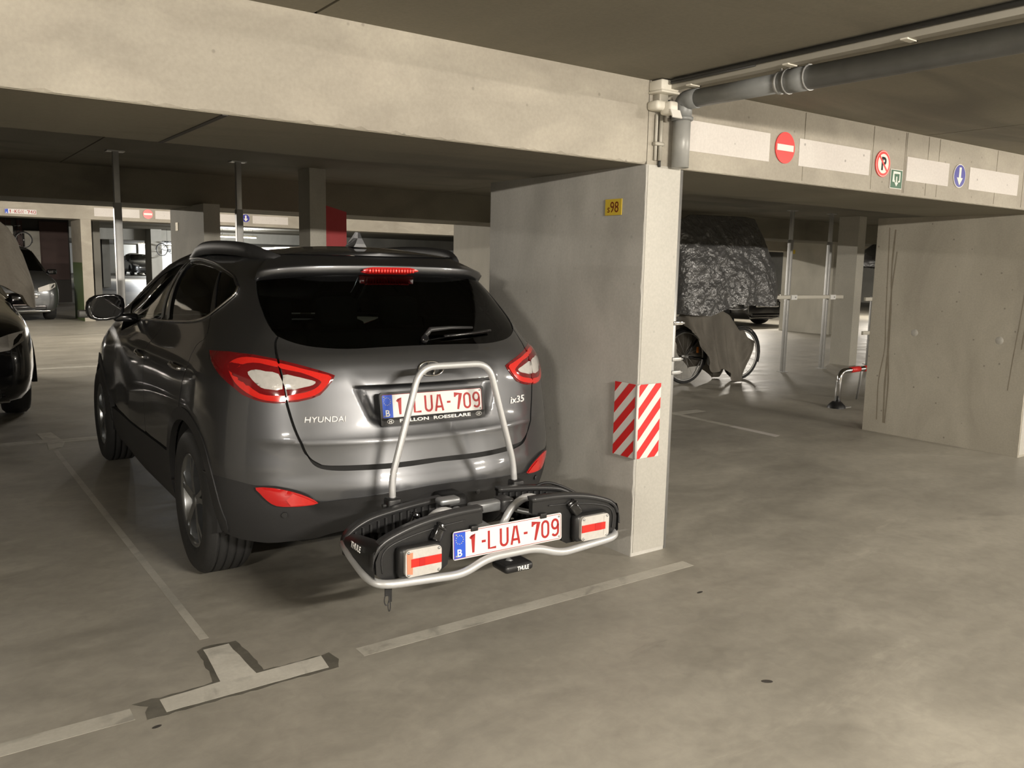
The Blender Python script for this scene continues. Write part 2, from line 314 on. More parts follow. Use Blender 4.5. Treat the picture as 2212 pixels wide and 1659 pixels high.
# ceiling of precast slabs with open joints
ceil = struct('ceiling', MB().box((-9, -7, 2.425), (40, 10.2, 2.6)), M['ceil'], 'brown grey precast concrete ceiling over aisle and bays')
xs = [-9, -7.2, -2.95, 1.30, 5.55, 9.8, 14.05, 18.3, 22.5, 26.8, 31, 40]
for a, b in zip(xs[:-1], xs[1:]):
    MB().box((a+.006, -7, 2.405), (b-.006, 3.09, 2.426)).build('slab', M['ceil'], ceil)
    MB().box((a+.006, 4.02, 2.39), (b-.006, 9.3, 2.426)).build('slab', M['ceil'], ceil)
struct('ceiling_far', MB().box((-9, 10.2, 2.78), (40, 92, 2.95)), M['ceil'], 'ceiling over the far aisle')
def rough_beam(name, x0, x1, y0, y1, z0, z1, m, label, a=.006):
    """downstand beam whose lower front arris is chipped and uneven"""
    n = max(2, int((x1-x0)/.03)) if a else 1; v = []; f = []
    for i in range(n+1):
        x = x0+(x1-x0)*i/n; e = (rng.uniform(0, a) if rng.random() < .7 else rng.uniform(0, a*1.8)) if a else 0
        v += [(x, y0+e, z0), (x, y0, z0+e*1.3), (x, y0, z1), (x, y1, z1), (x, y1, z0)]
    for i in range(n):
        b = i*5; c = b+5
        f += [(b+k, c+k, c+(k+1) % 5, b+(k+1) % 5) for k in range(5)]
    f += [(0, 1, 2, 3, 4), tuple(n*5+k for k in (4, 3, 2, 1, 0))]
    return struct(name, MB().add(v, f), m, label)
trim = {}
trim['b2'] = rough_beam('trim_1', -9, 3.015, 3.09, 4.02, 2.01, 2.405, M['fascia'], 'pale concrete downstand beam segment above the parked grey car')
MB().box((.955, 3.10, 2.004), (.975, 4.02, 2.008)).build('soffit_joint', M['darkwall'], trim['b2'])
trim['b3'] = rough_beam('trim_2', 3.02, 7.455, 3.09, 4.02, 2.005, 2.405, M['fascia'], 'pale concrete beam segment carrying the traffic signs', .004)
trim['b4'] = rough_beam('trim_3', 7.46, 36, 3.09, 4.02, 2.005, 2.405, M['fascia'], 'pale concrete beam segment at the right edge', .004)
for k_, (x0, x1) in (('b2', (-9, 3.014)), ('b3', (3.252, 7.455)), ('b4', (7.73, 36))):      # thin darker skin, the shade under the beam put in as colour
    MB().box((x0, 3.098, 2.0025 if k_ != 'b2' else 2.007), (x1, 4.02, 2.0055 if k_ != 'b2' else 2.0105)).build('shaded_soffit', M['ceil'], trim[k_])
# thin shutter-board ribs on the sign beam
for x in (4.26, 4.955, 5.32, 5.335, 5.60, 5.74, 6.55, 6.98):
    MB().box((x, 3.087, 2.02), (x+.006, 3.092, 2.40)).build('board_seam', M['fascia'], trim['b3'])
for x0, x1 in ((3.24, 3.95), (4.215, 4.925), (5.35, 5.88), (6.165, 6.90)):
    MB().box((x0, 3.0865, 2.10), (x1, 3.091, 2.252)).build('white_band', M['stripe'], trim['b3'])
# rear beam and the far beams
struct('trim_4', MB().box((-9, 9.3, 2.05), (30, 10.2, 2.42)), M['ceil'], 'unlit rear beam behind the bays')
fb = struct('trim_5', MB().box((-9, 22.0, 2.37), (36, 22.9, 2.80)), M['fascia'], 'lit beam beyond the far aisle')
for x0, x1 in ((3.75, 4.74), (5.10, 6.3), (6.35, 7.12), (7.48, 8.43)):
    MB().box((x0, 21.995, 2.45), (x1, 22.001, 2.645)).build('white_band', M['stripe'], fb)
struct('trim_6', MB().box((-9, 41.0, 2.30), (36, 41.9, 2.78)), M['fargrey'], 'third beam deep in the garage')
struct('trim_7', MB().box((11, 13.5, 2.0), (36, 14.3, 2.24)), M['fascia'], 'lit beam deep on the right')
# piers and columns
def chipped_pier(name, x0, x1, y0, y1, z1, m, label, parent=None, front=None):
    n = 40; v = []; f = []
    for i in range(n+1):
        z = z1*i/n; e = rng.uniform(0, .005) if rng.random() < .85 else rng.uniform(.003, .010)
        v += [(x0, y0+e, z), (x0+e, y0, z), (x1, y0, z), (x1, y1, z), (x0, y1, z)]
    for i in range(n):
        b = i*5; c = b+5; f += [(b+k, b+(k+1) % 5, c+(k+1) % 5, c+k) for k in range(5)]
    f += [(4, 3, 2, 1, 0), tuple(n*5+k for k in range(5))]
    o = struct(name, MB().add(v, f), m, label, parent)
    if front:   # painted front face
        MB().box((x0+.011, y0-.003, .02), (x1-.001, y0+.002, z1-.004)).build('painted_face', front, o)
    return o
pier = chipped_pier('wall_right', 3.013, 3.252, 3.085, 4.445, 2.008, M['wallgrey'], 'grey concrete pier with white painted end beside the grey car', front=M['whitepaint'])
chipped_pier('wall_pier_left', -1.44, -1.20, 3.085, 4.445, 2.008, M['wallgrey'], 'grey concrete pier of the next bay on the left', front=M['whitepaint'])
pier2 = chipped_pier('wall_far_right', 7.46, 7.72, 3.125, 4.54, 2.006, M['wallraw'], 'raw concrete pier with rust streaks at the right edge', front=M['whitepaint'])
for (y, z) in ((4.10, .97), (3.36, .96)):       # plugged formwork ties on the raw pier
    MB().lathe([(0, -.004), (.030, -.004), (.034, .001)], (7.46, y, z), 0, 18).build('tie_plug', M['whitepaint'], pier2)
sv = plain('rust_streak', (.24,.21,.16), .8, grain=.2, gscale=30)
for k_, (pts, w) in enumerate((([(4.42,1.92),(4.405,1.5),(4.39,1.1),(4.37,.8),(4.415,.5),(4.40,.12)], .010), ([(4.36,1.9),(4.37,1.55),(4.345,1.2),(4.34,.8),(4.345,.45),(4.33,.10)], .016), ([(4.33,1.7),(4.355,1.3),(4.35,.9),(4.31,.5),(4.315,.1)], .012), ([(3.19,1.5),(3.215,1.1),(3.24,.8),(3.255,.55)], .006), ([(3.15,1.7),(3.16,1.2),(3.18,.9)], .008))):
    P = [(7.4594, y, z) for y, z in pts]; v = []
    for i, q in enumerate(fillet(P, .1, 4)):
        ww = w*(.7+.5*rng.random()); v += [(q[0]-.0012-.0007*k_, q[1]-ww/2, q[2]), (q[0]-.0012-.0007*k_, q[1]+ww/2, q[2])]
    MB().add(v, [(2*i, 2*i+1, 2*i+3, 2*i+2) for i in range(len(v)//2-1)]).build('rust_streak', sv, pier2)
struct('wall_pier_middle', MB().box((3.24, 7.88, 0), (3.405, 8.16, 2.405)), M['fargrey'], 'dark column between the two bay rows')
struct('wall_red_board', MB().prism([(3.43, 0), (3.675, 0), (3.675, 2.0), (3.43, 2.06)], 1, 8.0, 8.05), M['redpaint'], 'red painted board beside the dark column')  # slanted top stands for a shadow edge, cut into the shape
struct('wall_pier_rear_left', MB().box((2.525, 8.9, 0), (2.69, 10.2, 2.06)), M['fargrey'], 'grey pier behind the car roof')
struct('wall_pier_rear_right', MB().box((6.30, 8.9, 0), (6.5, 10.2, 2.06)), M['fargrey'], 'grey pier behind the rear window corner')
struct('wall_column_right', MB().box((12.42, 7.88, 0), (12.62, 8.24, 2.40)), M['fargrey'], 'grey column right of the steel posts')
struct('wall_pier_deep_right', MB().box((18.2, 12.15, 0), (18.5, 13.6, 2.3)), M['fargrey'], 'pale pier deep on the right')
gp = struct('wall_pier_green', MB().box((3.455, 22.04, 0), (3.68, 23.4, 2.38)), M['fascia'], 'pale far pier with green painted side')
MB().box((3.449, 22.06, 0), (3.457, 23.35, 1.37)).build('green_panel', M['greenpaint'], gp)
for n_, (x0, x1, y0, y1, m) in enumerate(((7.86, 8.63, 47.4, 48.8, 'darkwall'), (8.35, 8.7, 47.3, 47.4, 'fargrey'), (5.05, 5.25, 30, 31.2, 'fargrey'), (17.9, 19.3, 84, 85, 'fargrey'), (9.05, 9.5, 40, 41.2, 'fargrey'), (10.8, 12.2, 69.5, 70, 'fargrey'))):
    struct('wall_pier_deep_%s' % 'abcdef'[n_], MB().box((x0, y0, 0), (x1, y1, 2.8)), M[m], 'distant concrete pier')
struct('wall_back', MB().box((-9, 90, 0), (40, 90.3, 2.9)), M['whitewall'], 'distant white end wall')
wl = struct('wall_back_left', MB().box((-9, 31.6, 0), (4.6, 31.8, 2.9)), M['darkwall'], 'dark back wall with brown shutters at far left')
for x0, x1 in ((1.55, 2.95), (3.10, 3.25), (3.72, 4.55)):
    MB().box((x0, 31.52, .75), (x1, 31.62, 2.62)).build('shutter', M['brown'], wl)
for x0, x1 in ((3.28, 3.70),): MB().box((x0, 31.3, 0), (x1, 31.6, 2.3)).build('pilaster', M['fargrey'], wl)
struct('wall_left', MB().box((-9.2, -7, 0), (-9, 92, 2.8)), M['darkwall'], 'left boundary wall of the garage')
struct('wall_near', MB().box((-9, -7.2, 0), (40, -7, 2.6)), M['fargrey'], 'wall behind the camera')
struct('wall_side_right', MB().box((40, -7, 0), (40.2, 92, 2.8)), M['fargrey'], 'right boundary wall of the garage')
# ---------------------------------------------------------------- lamps
zone = lambda y: 0 if y < 5 else 1 if y < 20 else 2
for i, (x, y, z, w, c) in enumerate(LAMPS):
    lx = 1.25 if y < 5 else 1.6
    L = thing('fluorescent_lamp', '%s white batten lamp from the left %s' % (['first', 'second', 'third', 'fourth', 'fifth'][len([q for q in LAMPS if zone(q[1]) == zone(y) and q[0] < x])], ['over the near aisle', 'over the far aisle', 'deep in the garage'][zone(y)]), 'lamp', (x, y, z), 0, 'ceiling batten lamps')
    top = (2.405 if y < 10 else 2.78)-z
    MB().bbox((-lx/2, -.055, .03), (lx/2, .055, .09), .01).build('housing', M['pvc'], L)
    for sx in (-.4, .4): MB().tube([(sx*lx, 0, .085), (sx*lx, 0, top)], .006, 6).build('hanger', M['galv'], L)
    tb_ = MB().tube([(-lx/2+.02, 0, 0), (lx/2-.02, 0, 0)], .019, 10).build('tube', M['lamp'], L); tb_.visible_shadow = True
    for k in (-1, 1):
        ld = bpy.data.lights.new('tube_light', 'AREA'); ld.shape = 'RECTANGLE'; ld.size = lx*.95; ld.size_y = .05; ld.energy = w/2; ld.color = c
        lo = bpy.data.objects.new('tube_light', ld); COL.objects.link(lo); lo.parent = L; lo.location = (0, k*.022, -.028); lo.rotation_euler = (k*radians(62), 0, 0)
# ---------------------------------------------------------------- car body surface (car-local metres, rear axle at origin)
import numpy as np
BS_K = np.array([0, .30, .50, .66, .80, 1.02, 1.36, 2.11, 2.86, 3.50, 4.40, 5.10])
BODY = [  # z, then 12 (x, y) plan points from rear centre round the right side to the front centre
 (.17, [(0,-.66),(.30,-.63),(.49,-.56),(.62,-.48),(.71,-.38),(.78,-.22),(.80,0),(.80,.75),(.80,1.5),(.79,2.2),(.66,3.10),(0,3.32)]),
 (.26, [(0,-.79),(.31,-.755),(.515,-.675),(.665,-.58),(.77,-.46),(.84,-.28),(.862,0),(.865,.75),(.865,1.5),(.86,2.2),(.74,3.16),(0,3.42)]),
 (.36, [(0,-.848),(.31,-.812),(.525,-.725),(.685,-.625),(.795,-.495),(.862,-.31),(.885,0),(.885,.75),(.885,1.5),(.885,2.2),(.77,3.20),(0,3.47)]),
 (.46, [(0,-.873),(.31,-.838),(.53,-.752),(.695,-.648),(.81,-.515),(.872,-.325),(.895,0),(.893,.75),(.893,1.5),(.895,2.2),(.78,3.21),(0,3.49)]),
 (.53, [(0,-.872),(.31,-.838),(.53,-.755),(.697,-.652),(.812,-.52),(.875,-.33),(.90,0),(.897,.75),(.897,1.5),(.90,2.2),(.78,3.21),(0,3.49)]),
 (.60, [(0,-.852),(.31,-.82),(.527,-.744),(.695,-.648),(.812,-.52),(.876,-.33),(.902,0),(.90,.75),(.90,1.5),(.903,2.2),(.78,3.20),(0,3.48)]),
 (.70, [(0,-.83),(.305,-.802),(.515,-.737),(.68,-.647),(.80,-.522),(.873,-.33),(.905,0),(.903,.75),(.903,1.5),(.905,2.2),(.775,3.18),(0,3.46)]),
 (.80, [(0,-.80),(.30,-.777),(.505,-.724),(.665,-.645),(.785,-.525),(.868,-.33),(.905,0),(.905,.75),(.905,1.5),(.905,2.2),(.765,3.13),(0,3.42)]),
 (.90, [(0,-.775),(.30,-.757),(.49,-.713),(.645,-.642),(.768,-.525),(.858,-.32),(.897,0),(.90,.75),(.90,1.5),(.895,2.2),(.75,3.02),(0,3.34)]),
 (.98, [(0,-.762),(.30,-.744),(.475,-.703),(.625,-.633),(.748,-.515),(.845,-.30),(.885,0),(.89,.75),(.888,1.5),(.875,2.2),(.73,2.80),(0,3.14)]),
 (1.04,[(0,-.745),(.30,-.727),(.465,-.685),(.61,-.612),(.728,-.495),(.822,-.28),(.865,0),(.868,.73),(.862,1.45),(.842,2.05),(.72,2.45),(0,2.75)]),
 (1.09,[(0,-.715),(.30,-.697),(.465,-.655),(.60,-.582),(.708,-.465),(.795,-.26),(.838,0),(.84,.68),(.832,1.36),(.808,1.88),(.70,2.18),(0,2.36)]),
 (1.14,[(0,-.672),(.30,-.65),(.47,-.605),(.605,-.532),(.695,-.42),(.775,-.24),(.815,0),(.817,.64),(.808,1.26),(.782,1.72),(.68,1.98),(0,2.13)]),
 (1.20,[(0,-.62),(.30,-.597),(.475,-.55),(.61,-.478),(.682,-.37),(.75,-.21),(.788,0),(.79,.60),(.78,1.16),(.752,1.57),(.655,1.80),(0,1.94)]),
 (1.30,[(0,-.53),(.30,-.505),(.47,-.453),(.585,-.375),(.645,-.28),(.70,-.14),(.736,.03),(.742,.53),(.735,1.00),(.71,1.36),(.625,1.54),(0,1.68)]),
 (1.40,[(0,-.44),(.30,-.412),(.45,-.358),(.548,-.28),(.60,-.19),(.647,-.07),(.677,.07),(.688,.47),(.68,.87),(.66,1.17),(.58,1.32),(0,1.44)]),
 (1.48,[(0,-.365),(.29,-.335),(.42,-.275),(.505,-.20),(.55,-.115),(.59,0),(.613,.12),(.625,.45),(.62,.78),(.605,1.02),(.53,1.15),(0,1.25)]),
 (1.535,[(0,-.29),(.27,-.255),(.38,-.195),(.45,-.12),(.49,-.045),(.52,.05),(.538,.16),(.548,.43),(.545,.70),(.53,.90),(.46,1.01),(0,1.08)]),
]
def _fill(z, P):        # fuller rear corners and a slimmer nose
    g = np.interp(z, [.17, .3, .5, .9, 1.0, 1.05, 1.10, 1.16, 1.2, 1.4], [0, 1, 1, .9, 1.35, 1.7, 1.6, 1.2, .9, .6]); P = [list(q) for q in P]
    P[3][0] *= 1+.020*g; P[4][0] *= 1+.030*g; P[5][0] *= 1+.021*g; P[6][0] *= 1+.006*g
    u = np.interp(z, [1.0, 1.14], [0, 1]); P[10][0] -= .045*(1-u)-.02*u; P[9][0] -= .012*(1-u)
    c = np.interp(z, [1.20, 1.30, 1.40, 1.48, 1.535], [0, .035, .07, .085, .07]); P[0][1] += c; P[1][1] += .85*c; P[2][1] += .4*c
    for k, d in ((7, .08), (8, .18), (9, .27), (10, .30), (11, .30)): P[k][1] += d*u
    return P
BODY = [(z, _fill(z, P)) for z, P in BODY]
B_Z = np.array([b[0] for b in BODY])
_sk = np.concatenate([-BS_K[:0:-1], BS_K])
def _spline_m(t, y):
    n = len(t); h = np.diff(t); A = np.zeros((n, n)); r = np.zeros((n,)+y.shape[1:])
    A[0, 0] = A[-1, -1] = 1
    for i in range(1, n-1):
        A[i, i-1] = h[i-1]; A[i, i] = 2*(h[i-1]+h[i]); A[i, i+1] = h[i]
        r[i] = 6*((y[i+1]-y[i])/h[i]-(y[i]-y[i-1])/h[i-1])
    return np.linalg.solve(A, r.reshape(n, -1)).reshape(y.shape)
_P = np.array([[(-q[0], q[1]) for q in b[1][:0:-1]]+list(b[1]) for b in BODY])      # level, knot, xy
_P = np.transpose(_P, (1, 0, 2))
_M = _spline_m(_sk, _P)
def _levels(s):
    s = np.clip(s, _sk[0], _sk[-1]); i = np.clip(np.searchsorted(_sk, s)-1, 0, len(_sk)-2)
    h = (_sk[i+1]-_sk[i])[:, None, None]; a = (_sk[i+1]-s)[:, None, None]/h; b = 1-a
    return a*_P[i]+b*_P[i+1]+((a**3-a)*_M[i]+(b**3-b)*_M[i+1])*h*h/6
def _pchip(zk, V, z):
    h = np.diff(zk)[None, :, None]; d = np.diff(V, axis=1)/h
    m = np.zeros_like(V); w1 = 2*h[:, 1:]+h[:, :-1]; w2 = h[:, 1:]+2*h[:, :-1]
    prod = d[:, 1:]*d[:, :-1]
    with np.errstate(divide='ignore', invalid='ignore'):
        hm = (w1+w2)/(w1/d[:, :-1]+w2/d[:, 1:])
    m[:, 1:-1] = np.where(prod > 0, hm, 0); m[:, 0] = d[:, 0]; m[:, -1] = d[:, -1]
    z = np.clip(z, zk[0], zk[-1]); i = np.clip(np.searchsorted(zk, z)-1, 0, len(zk)-2)
    r = np.arange(len(z)); H = (zk[i+1]-zk[i])[:, None]; t = ((z-zk[i])/(zk[i+1]-zk[i]))[:, None]
    return ((2*t**3-3*t**2+1)*V[r, i]+(t**3-2*t**2+t)*H*m[r, i]+(-2*t**3+3*t**2)*V[r, i+1]+(t**3-t**2)*H*m[r, i+1])
def _ss(a, b, x): t = np.clip((x-a)/(b-a), 0, 1); return t*t*(3-2*t)
def S(s, z):
    """body surface point for arc parameter s (0 = rear centre, + = right) and height z"""
    s = np.atleast_1d(np.asarray(s, float)); z = np.atleast_1d(np.asarray(z, float))
    xy = _pchip(B_Z, _levels(s), z); x = xy[:, 0]; y = xy[:, 1].copy()
    rear = np.abs(s) < .9
    # number-plate recess under the handle lip, and the soft crease of the tailgate
    rx = 1-_ss(.30, .375, np.abs(x)-(z-.95)*.4)
    rec = rx*_ss(.79, .845, z)*(1-_ss(.958, .966, z))
    y = y+np.where(rear, .042*rec-.008*rx*_ss(.94, .966, z)*(1-_ss(.97, 1.05, z)), 0)
    cr = np.exp(-np.abs(z-.735)/.03)*(1-_ss(.62, .80, np.abs(x)))
    y = y-np.where(rear, .011*cr, 0)
    return np.stack([x, y, z], -1)
def SN(s, z):
    """unit outward normal of the body surface"""
    e = 4e-3
    a = S(np.asarray(s)+e, z)-S(np.asarray(s)-e, z); b = S(s, np.asarray(z)+e)-S(s, np.asarray(z)-e)
    n = np.cross(a, b); return n/np.maximum(np.linalg.norm(n, axis=1), 1e-9)[:, None]
CAR_LINES = {
 'glass_side': [(-0.807,1.406),(-0.761,1.333),(-0.711,1.26),(-0.676,1.204),(-0.656,1.174)],
 'glass_bot': [(-0.656,1.174),(-0.599,1.149),(-0.52,1.132),(-0.373,1.124),(-0.2,1.128),(-0.076,1.13)],
 'shut': [(-0.661,1.17),(-0.676,1.145),(-0.685,1.088),(-0.669,1.003),(-0.648,0.921),(-0.605,0.807),(-0.575,0.733),(-0.555,0.69),(-0.535,0.664),(-0.504,0.643)],
 'lip': [(-0.504,0.643),(-0.464,0.636),(-0.351,0.634),(-0.195,0.634),(-0.011,0.639)],
 'lip2': [(-0.549,0.678),(-0.527,0.644),(-0.495,0.623),(-0.438,0.613),(-0.352,0.611),(-0.197,0.611),(-0.013,0.617)],
 'tl': [(-1.094,1.093),(-0.909,1.101),(-0.772,1.097),(-0.689,1.083),(-0.614,1.063),(-0.52,1.034),(-0.469,1.017),(-0.476,0.997),(-0.502,0.961),(-0.524,0.935),(-0.559,0.92),(-0.603,0.909),(-0.642,0.905),(-0.678,0.901),(-0.721,0.905),(-0.754,0.914),(-0.8,0.932),(-0.851,0.965),(-0.907,0.994),(-0.981,1.034),(-1.053,1.07)],
 'tl_out': [(-1.094,1.093),(-0.909,1.101),(-0.772,1.097),(-0.687,1.083),(-0.673,1.02),(-0.657,0.96),(-0.644,0.905),(-0.678,0.901),(-0.721,0.905),(-0.754,0.914),(-0.8,0.932),(-0.851,0.965),(-0.907,0.994),(-0.981,1.034),(-1.053,1.07)],
 'tl_in': [(-0.679,1.08),(-0.614,1.063),(-0.52,1.034),(-0.469,1.017),(-0.476,0.997),(-0.502,0.961),(-0.524,0.935),(-0.559,0.92),(-0.603,0.909),(-0.635,0.906),(-0.649,0.96),(-0.664,1.02)],
 'ring_o': [(-0.687,1.07),(-0.747,1.08),(-0.797,1.083),(-0.839,1.075),(-0.871,1.056),(-0.871,1.031),(-0.831,0.979),(-0.78,0.941),(-0.733,0.918),(-0.688,0.91),(-0.646,0.91),(-0.652,0.934),(-0.691,0.933),(-0.735,0.941),(-0.783,0.978),(-0.814,1.017),(-0.824,1.041),(-0.791,1.059),(-0.744,1.062),(-0.683,1.049)],
 'ring_i': [(-0.675,1.064),(-0.603,1.045),(-0.526,1.024),(-0.484,1.009),(-0.508,0.967),(-0.531,0.943),(-0.564,0.928),(-0.635,0.913),(-0.641,0.934),(-0.581,0.948),(-0.548,0.962),(-0.528,0.983),(-0.533,0.997),(-0.603,1.028),(-0.672,1.044)],
 'cl_o': [(-0.782,1.025),(-0.753,1.036),(-0.72,1.03),(-0.677,1.021),(-0.661,0.961),(-0.705,0.959),(-0.731,0.965),(-0.754,0.985),(-0.771,1.004)],
 'cl_i': [(-0.663,1.017),(-0.625,1.013),(-0.58,1.001),(-0.548,0.991),(-0.557,0.978),(-0.588,0.969),(-0.649,0.96)],
 'refl': [(-0.706,0.544),(-0.649,0.545),(-0.588,0.53),(-0.54,0.507),(-0.507,0.48),(-0.548,0.469),(-0.597,0.465),(-0.641,0.468),(-0.669,0.489),(-0.693,0.521)],
 'clad_top': [(-1.095,0.559),(-0.886,0.57),(-0.778,0.563),(-0.713,0.55),(-0.648,0.552),(-0.585,0.537),(-0.538,0.514),(-0.501,0.484),(-0.421,0.491),(-0.323,0.5),(-0.189,0.513),(-0.009,0.523)],
 'ledge': [(-0.501,0.457),(-0.421,0.462),(-0.323,0.471),(-0.189,0.484),(-0.009,0.493)],
 'clad_bot': [(-0.989,0.286),(-0.882,0.295),(-0.814,0.283),(-0.683,0.275),(-0.545,0.287),(-0.5,0.298),(-0.433,0.324),(-0.312,0.347),(-0.01,0.357)],
 'arch_o': [(-1.412,0.8),(-1.243,0.773),(-1.154,0.711),(-1.087,0.625)],
 'arch_i': [(-1.59,0.673),(-1.425,0.701),(-1.294,0.687),(-1.185,0.636),(-1.076,0.558),(-1.005,0.437),(-0.965,0.319)],
 'sill_line': [(-2.996,0.499),(-2.296,0.53),(-1.743,0.544)],
 'belt': [(-3.748,1.105),(-2.854,1.135),(-2.318,1.157),(-1.763,1.189),(-1.472,1.221),(-1.312,1.257),(-1.138,1.302),(-1.016,1.344),(-0.998,1.373)],
 'win_top': [(-.998,1.373),(-1.167,1.418),(-1.53,1.445),(-1.95,1.474),(-2.4,1.49),(-2.85,1.497),(-3.3,1.492),(-3.6,1.475),(-3.78,1.42),(-3.87,1.32),(-3.9,1.22),(-3.9,1.13)],
 'pane_f': [(-3.45,1.124),(-3.033,1.137),(-2.315,1.168),(-3.17,1.480),(-3.5,1.466),(-3.68,1.405),(-3.77,1.31),(-3.78,1.20)],
 'pane_r': [(-2.169,1.172),(-1.775,1.194),(-1.502,1.225),(-1.389,1.246),(-1.70,1.443),(-1.95,1.462),(-2.4,1.478),(-3.02,1.486)],
 'pane_q': [(-1.322,1.268),(-1.155,1.309),(-1.039,1.35),(-1.024,1.373),(-1.187,1.414),(-1.521,1.438),(-1.695,1.447)],
 'door_r': [(-1.36,1.243),(-1.246,1.148),(-1.362,1.099),(-1.356,1.005),(-1.411,0.926),(-1.433,0.842),(-1.461,0.77)],
 'door_m': [(-2.226,1.163),(-2.253,1.061),(-2.349,0.987),(-2.342,0.872),(-2.363,0.656),(-2.377,0.518)],
 'seam_q': [(-0.793,0.926),(-0.869,0.872),(-0.984,0.809),(-1.134,0.718)],
 'wiperpivot': [(0.013,1.167)],
 'wipertip': [(0.43,1.174)],
 'emblem': [(0.002,1.028)],
 'hyundai': [(-0.569,0.844),(-0.412,0.842),(-0.412,0.821),(-0.566,0.821)],
 'ix35': [(0.438,0.859),(0.571,0.868),(0.56,0.842),(0.437,0.838)],
 'handle_f': [(-2.496,0.971),(-2.298,0.95)],
 'handle_r': [(-1.644,0.986),(-1.44,0.981)],
 'sensor': [(-0.618,0.422)],
 'sensorb': [(0.2,0.464)],
}
# ================================================================ THE GREY SUV
CAR_TH = .03
suv = thing('suv', 'dark metallic grey SUV parked nose-in, rear carrier fitted, beside the pier', 'car', (1.95, 4.06, 0), -CAR_TH)
CL = CAR_LINES
def mir(P): return [(-s, z) for s, z in P]
def sym(P):
    """left half given from the outside in to the centre: close it over the centre line"""
    P = [q for q in P if q[0] < -.012]; return P+mir(P)[::-1]
def dens(P, d, closed=True):
    out = []
    for i in range(len(P) if closed else len(P)-1):
        a = P[i]; b = P[(i+1) % len(P)]; k = max(1, int(math.ceil(math.dist(a, b)/d)))
        out += [(a[0]+(b[0]-a[0])*t/k, a[1]+(b[1]-a[1])*t/k) for t in range(k)]
    if not closed: out.append(P[-1])
    return out
def smooth2(P, n=4, closed=False):
    """Catmull-Rom through 2-D points"""
    out = []; m = len(P)
    for i in range(m if closed else m-1):
        g = lambda k: P[k % m] if closed else P[max(0, min(m-1, k))]
        a, b, c, d = g(i-1), g(i), g(i+1), g(i+2)
        for t in [k/n for k in range(n)]:
            out.append(tuple(.5*(2*b[j]+(c[j]-a[j])*t+(2*a[j]-5*b[j]+4*c[j]-d[j])*t*t+(3*b[j]-a[j]-3*c[j]+d[j])*t**3) for j in (0, 1)))
    if not closed: out.append(P[-1])
    return out
def inside(p, poly):
    c = False; n = len(poly)
    for i in range(n):
        (x0, y0), (x1, y1) = poly[i], poly[i-1]
        if (y0 > p[1]) != (y1 > p[1]) and p[0] < (x1-x0)*(p[1]-y0)/(y1-y0)+x0: c = not c
    return c
def poly_np(loop, X, Y):
    c = np.zeros(X.shape, bool); n = len(loop)
    for i in range(n):
        (x0, y0), (x1, y1) = loop[i], loop[i-1]
        if y0 == y1: continue
        c ^= ((y0 > Y) != (y1 > Y)) & (X < (x1-x0)*(Y-y0)/(y1-y0)+x0)
    return c
def patch(name, loops, m, parent=suv, off=0.0, skirt=.012, step=.03, shrink=0, bulge=0, fn=None):
    """panel of the body surface bounded by loops[0] (others are holes), in (s, z)"""
    loops = [dens(l, step*.7) for l in loops]; V = []; E = []
    for l in loops:
        o = len(V); V += [Vector(q) for q in l]; E += [(o+i, o+(i+1) % len(l)) for i in range(len(l))]
    nb = len(V); L0 = loops[0]
    x0, x1 = min(q[0] for q in L0), max(q[0] for q in L0); y0, y1 = min(q[1] for q in L0), max(q[1] for q in L0)
    gx, gy = np.meshgrid(np.arange(x0+step/2, x1, step), np.arange(y0+step/2, y1, step)); gx = gx.ravel(); gy = gy.ravel()
    if len(gx):
        ok = poly_np(L0, gx, gy)
        for l in loops[1:]: ok &= ~poly_np(l, gx, gy)
        B = np.array([q[:] for q in V])
        if ok.any():
            gx, gy = gx[ok], gy[ok]; d = np.min((gx[:, None]-B[None, :, 0])**2+(gy[:, None]-B[None, :, 1])**2, axis=1)
            k = d > (step*.4)**2; V += [Vector((a, b)) for a, b in zip(gx[k], gy[k])]
    v2, e2, f2, ov, oe, of = delaunay_2d_cdt(V, E, [], 0, 1e-7)
    s = np.array([q[0] for q in v2]); z = np.array([q[1] for q in v2]); T = np.array([tuple(q) for q in f2])
    mx, mz = s[T].mean(1), z[T].mean(1); ok = poly_np(L0, mx, mz)
    for l in loops[1:]: ok &= ~poly_np(l, mx, mz)
    f2 = [tuple(int(i) for i in q) for q in T[ok]]
    P = S(s, z); N = SN(s, z); offv = np.full(len(s), off)
    if bulge:
        B = np.array([q[:] for q in V[:nb]]); d = np.sqrt(np.min((s[:, None]-B[None, :, 0])**2+(z[:, None]-B[None, :, 1])**2, axis=1)); offv = offv+bulge*np.minimum(d/.05, 1)**.5
    if fn is not None: offv = offv+fn(P, s, z)
    Q = P+N*offv[:, None]
    verts = [tuple(q) for q in Q]; faces = [tuple(f) for f in f2]; nt_ = len(verts)
    cnt = {}
    for f in faces:
        for i in range(3):
            a, b = f[i], f[(i+1) % 3]; cnt[(a, b)] = cnt.get((a, b), 0)+1
    ring = [(a, b) for (a, b) in cnt if (b, a) not in cnt]
    if skirt:
        idx = {}
        for a, b in ring:
            for k in (a, b):
                if k not in idx:
                    idx[k] = len(verts); verts.append(tuple(Q[k])); verts.append(tuple(Q[k]-N[k]*skirt))
        faces += [(idx[b], idx[a], idx[a]+1, idx[b]+1) for a, b in ring]
    me = bpy.data.meshes.new(name); me.from_pydata(verts, [], faces); me.polygons.foreach_set('use_smooth', [True]*len(faces)); me.update()
    nn = [tuple(q) for q in N]
    if bulge or fn is not None: nn = [(0, 0, 0)]*nt_
    me.normals_split_custom_set_from_vertices(nn+[(0, 0, 0)]*(len(verts)-nt_))
    return put(name, me, m, parent)
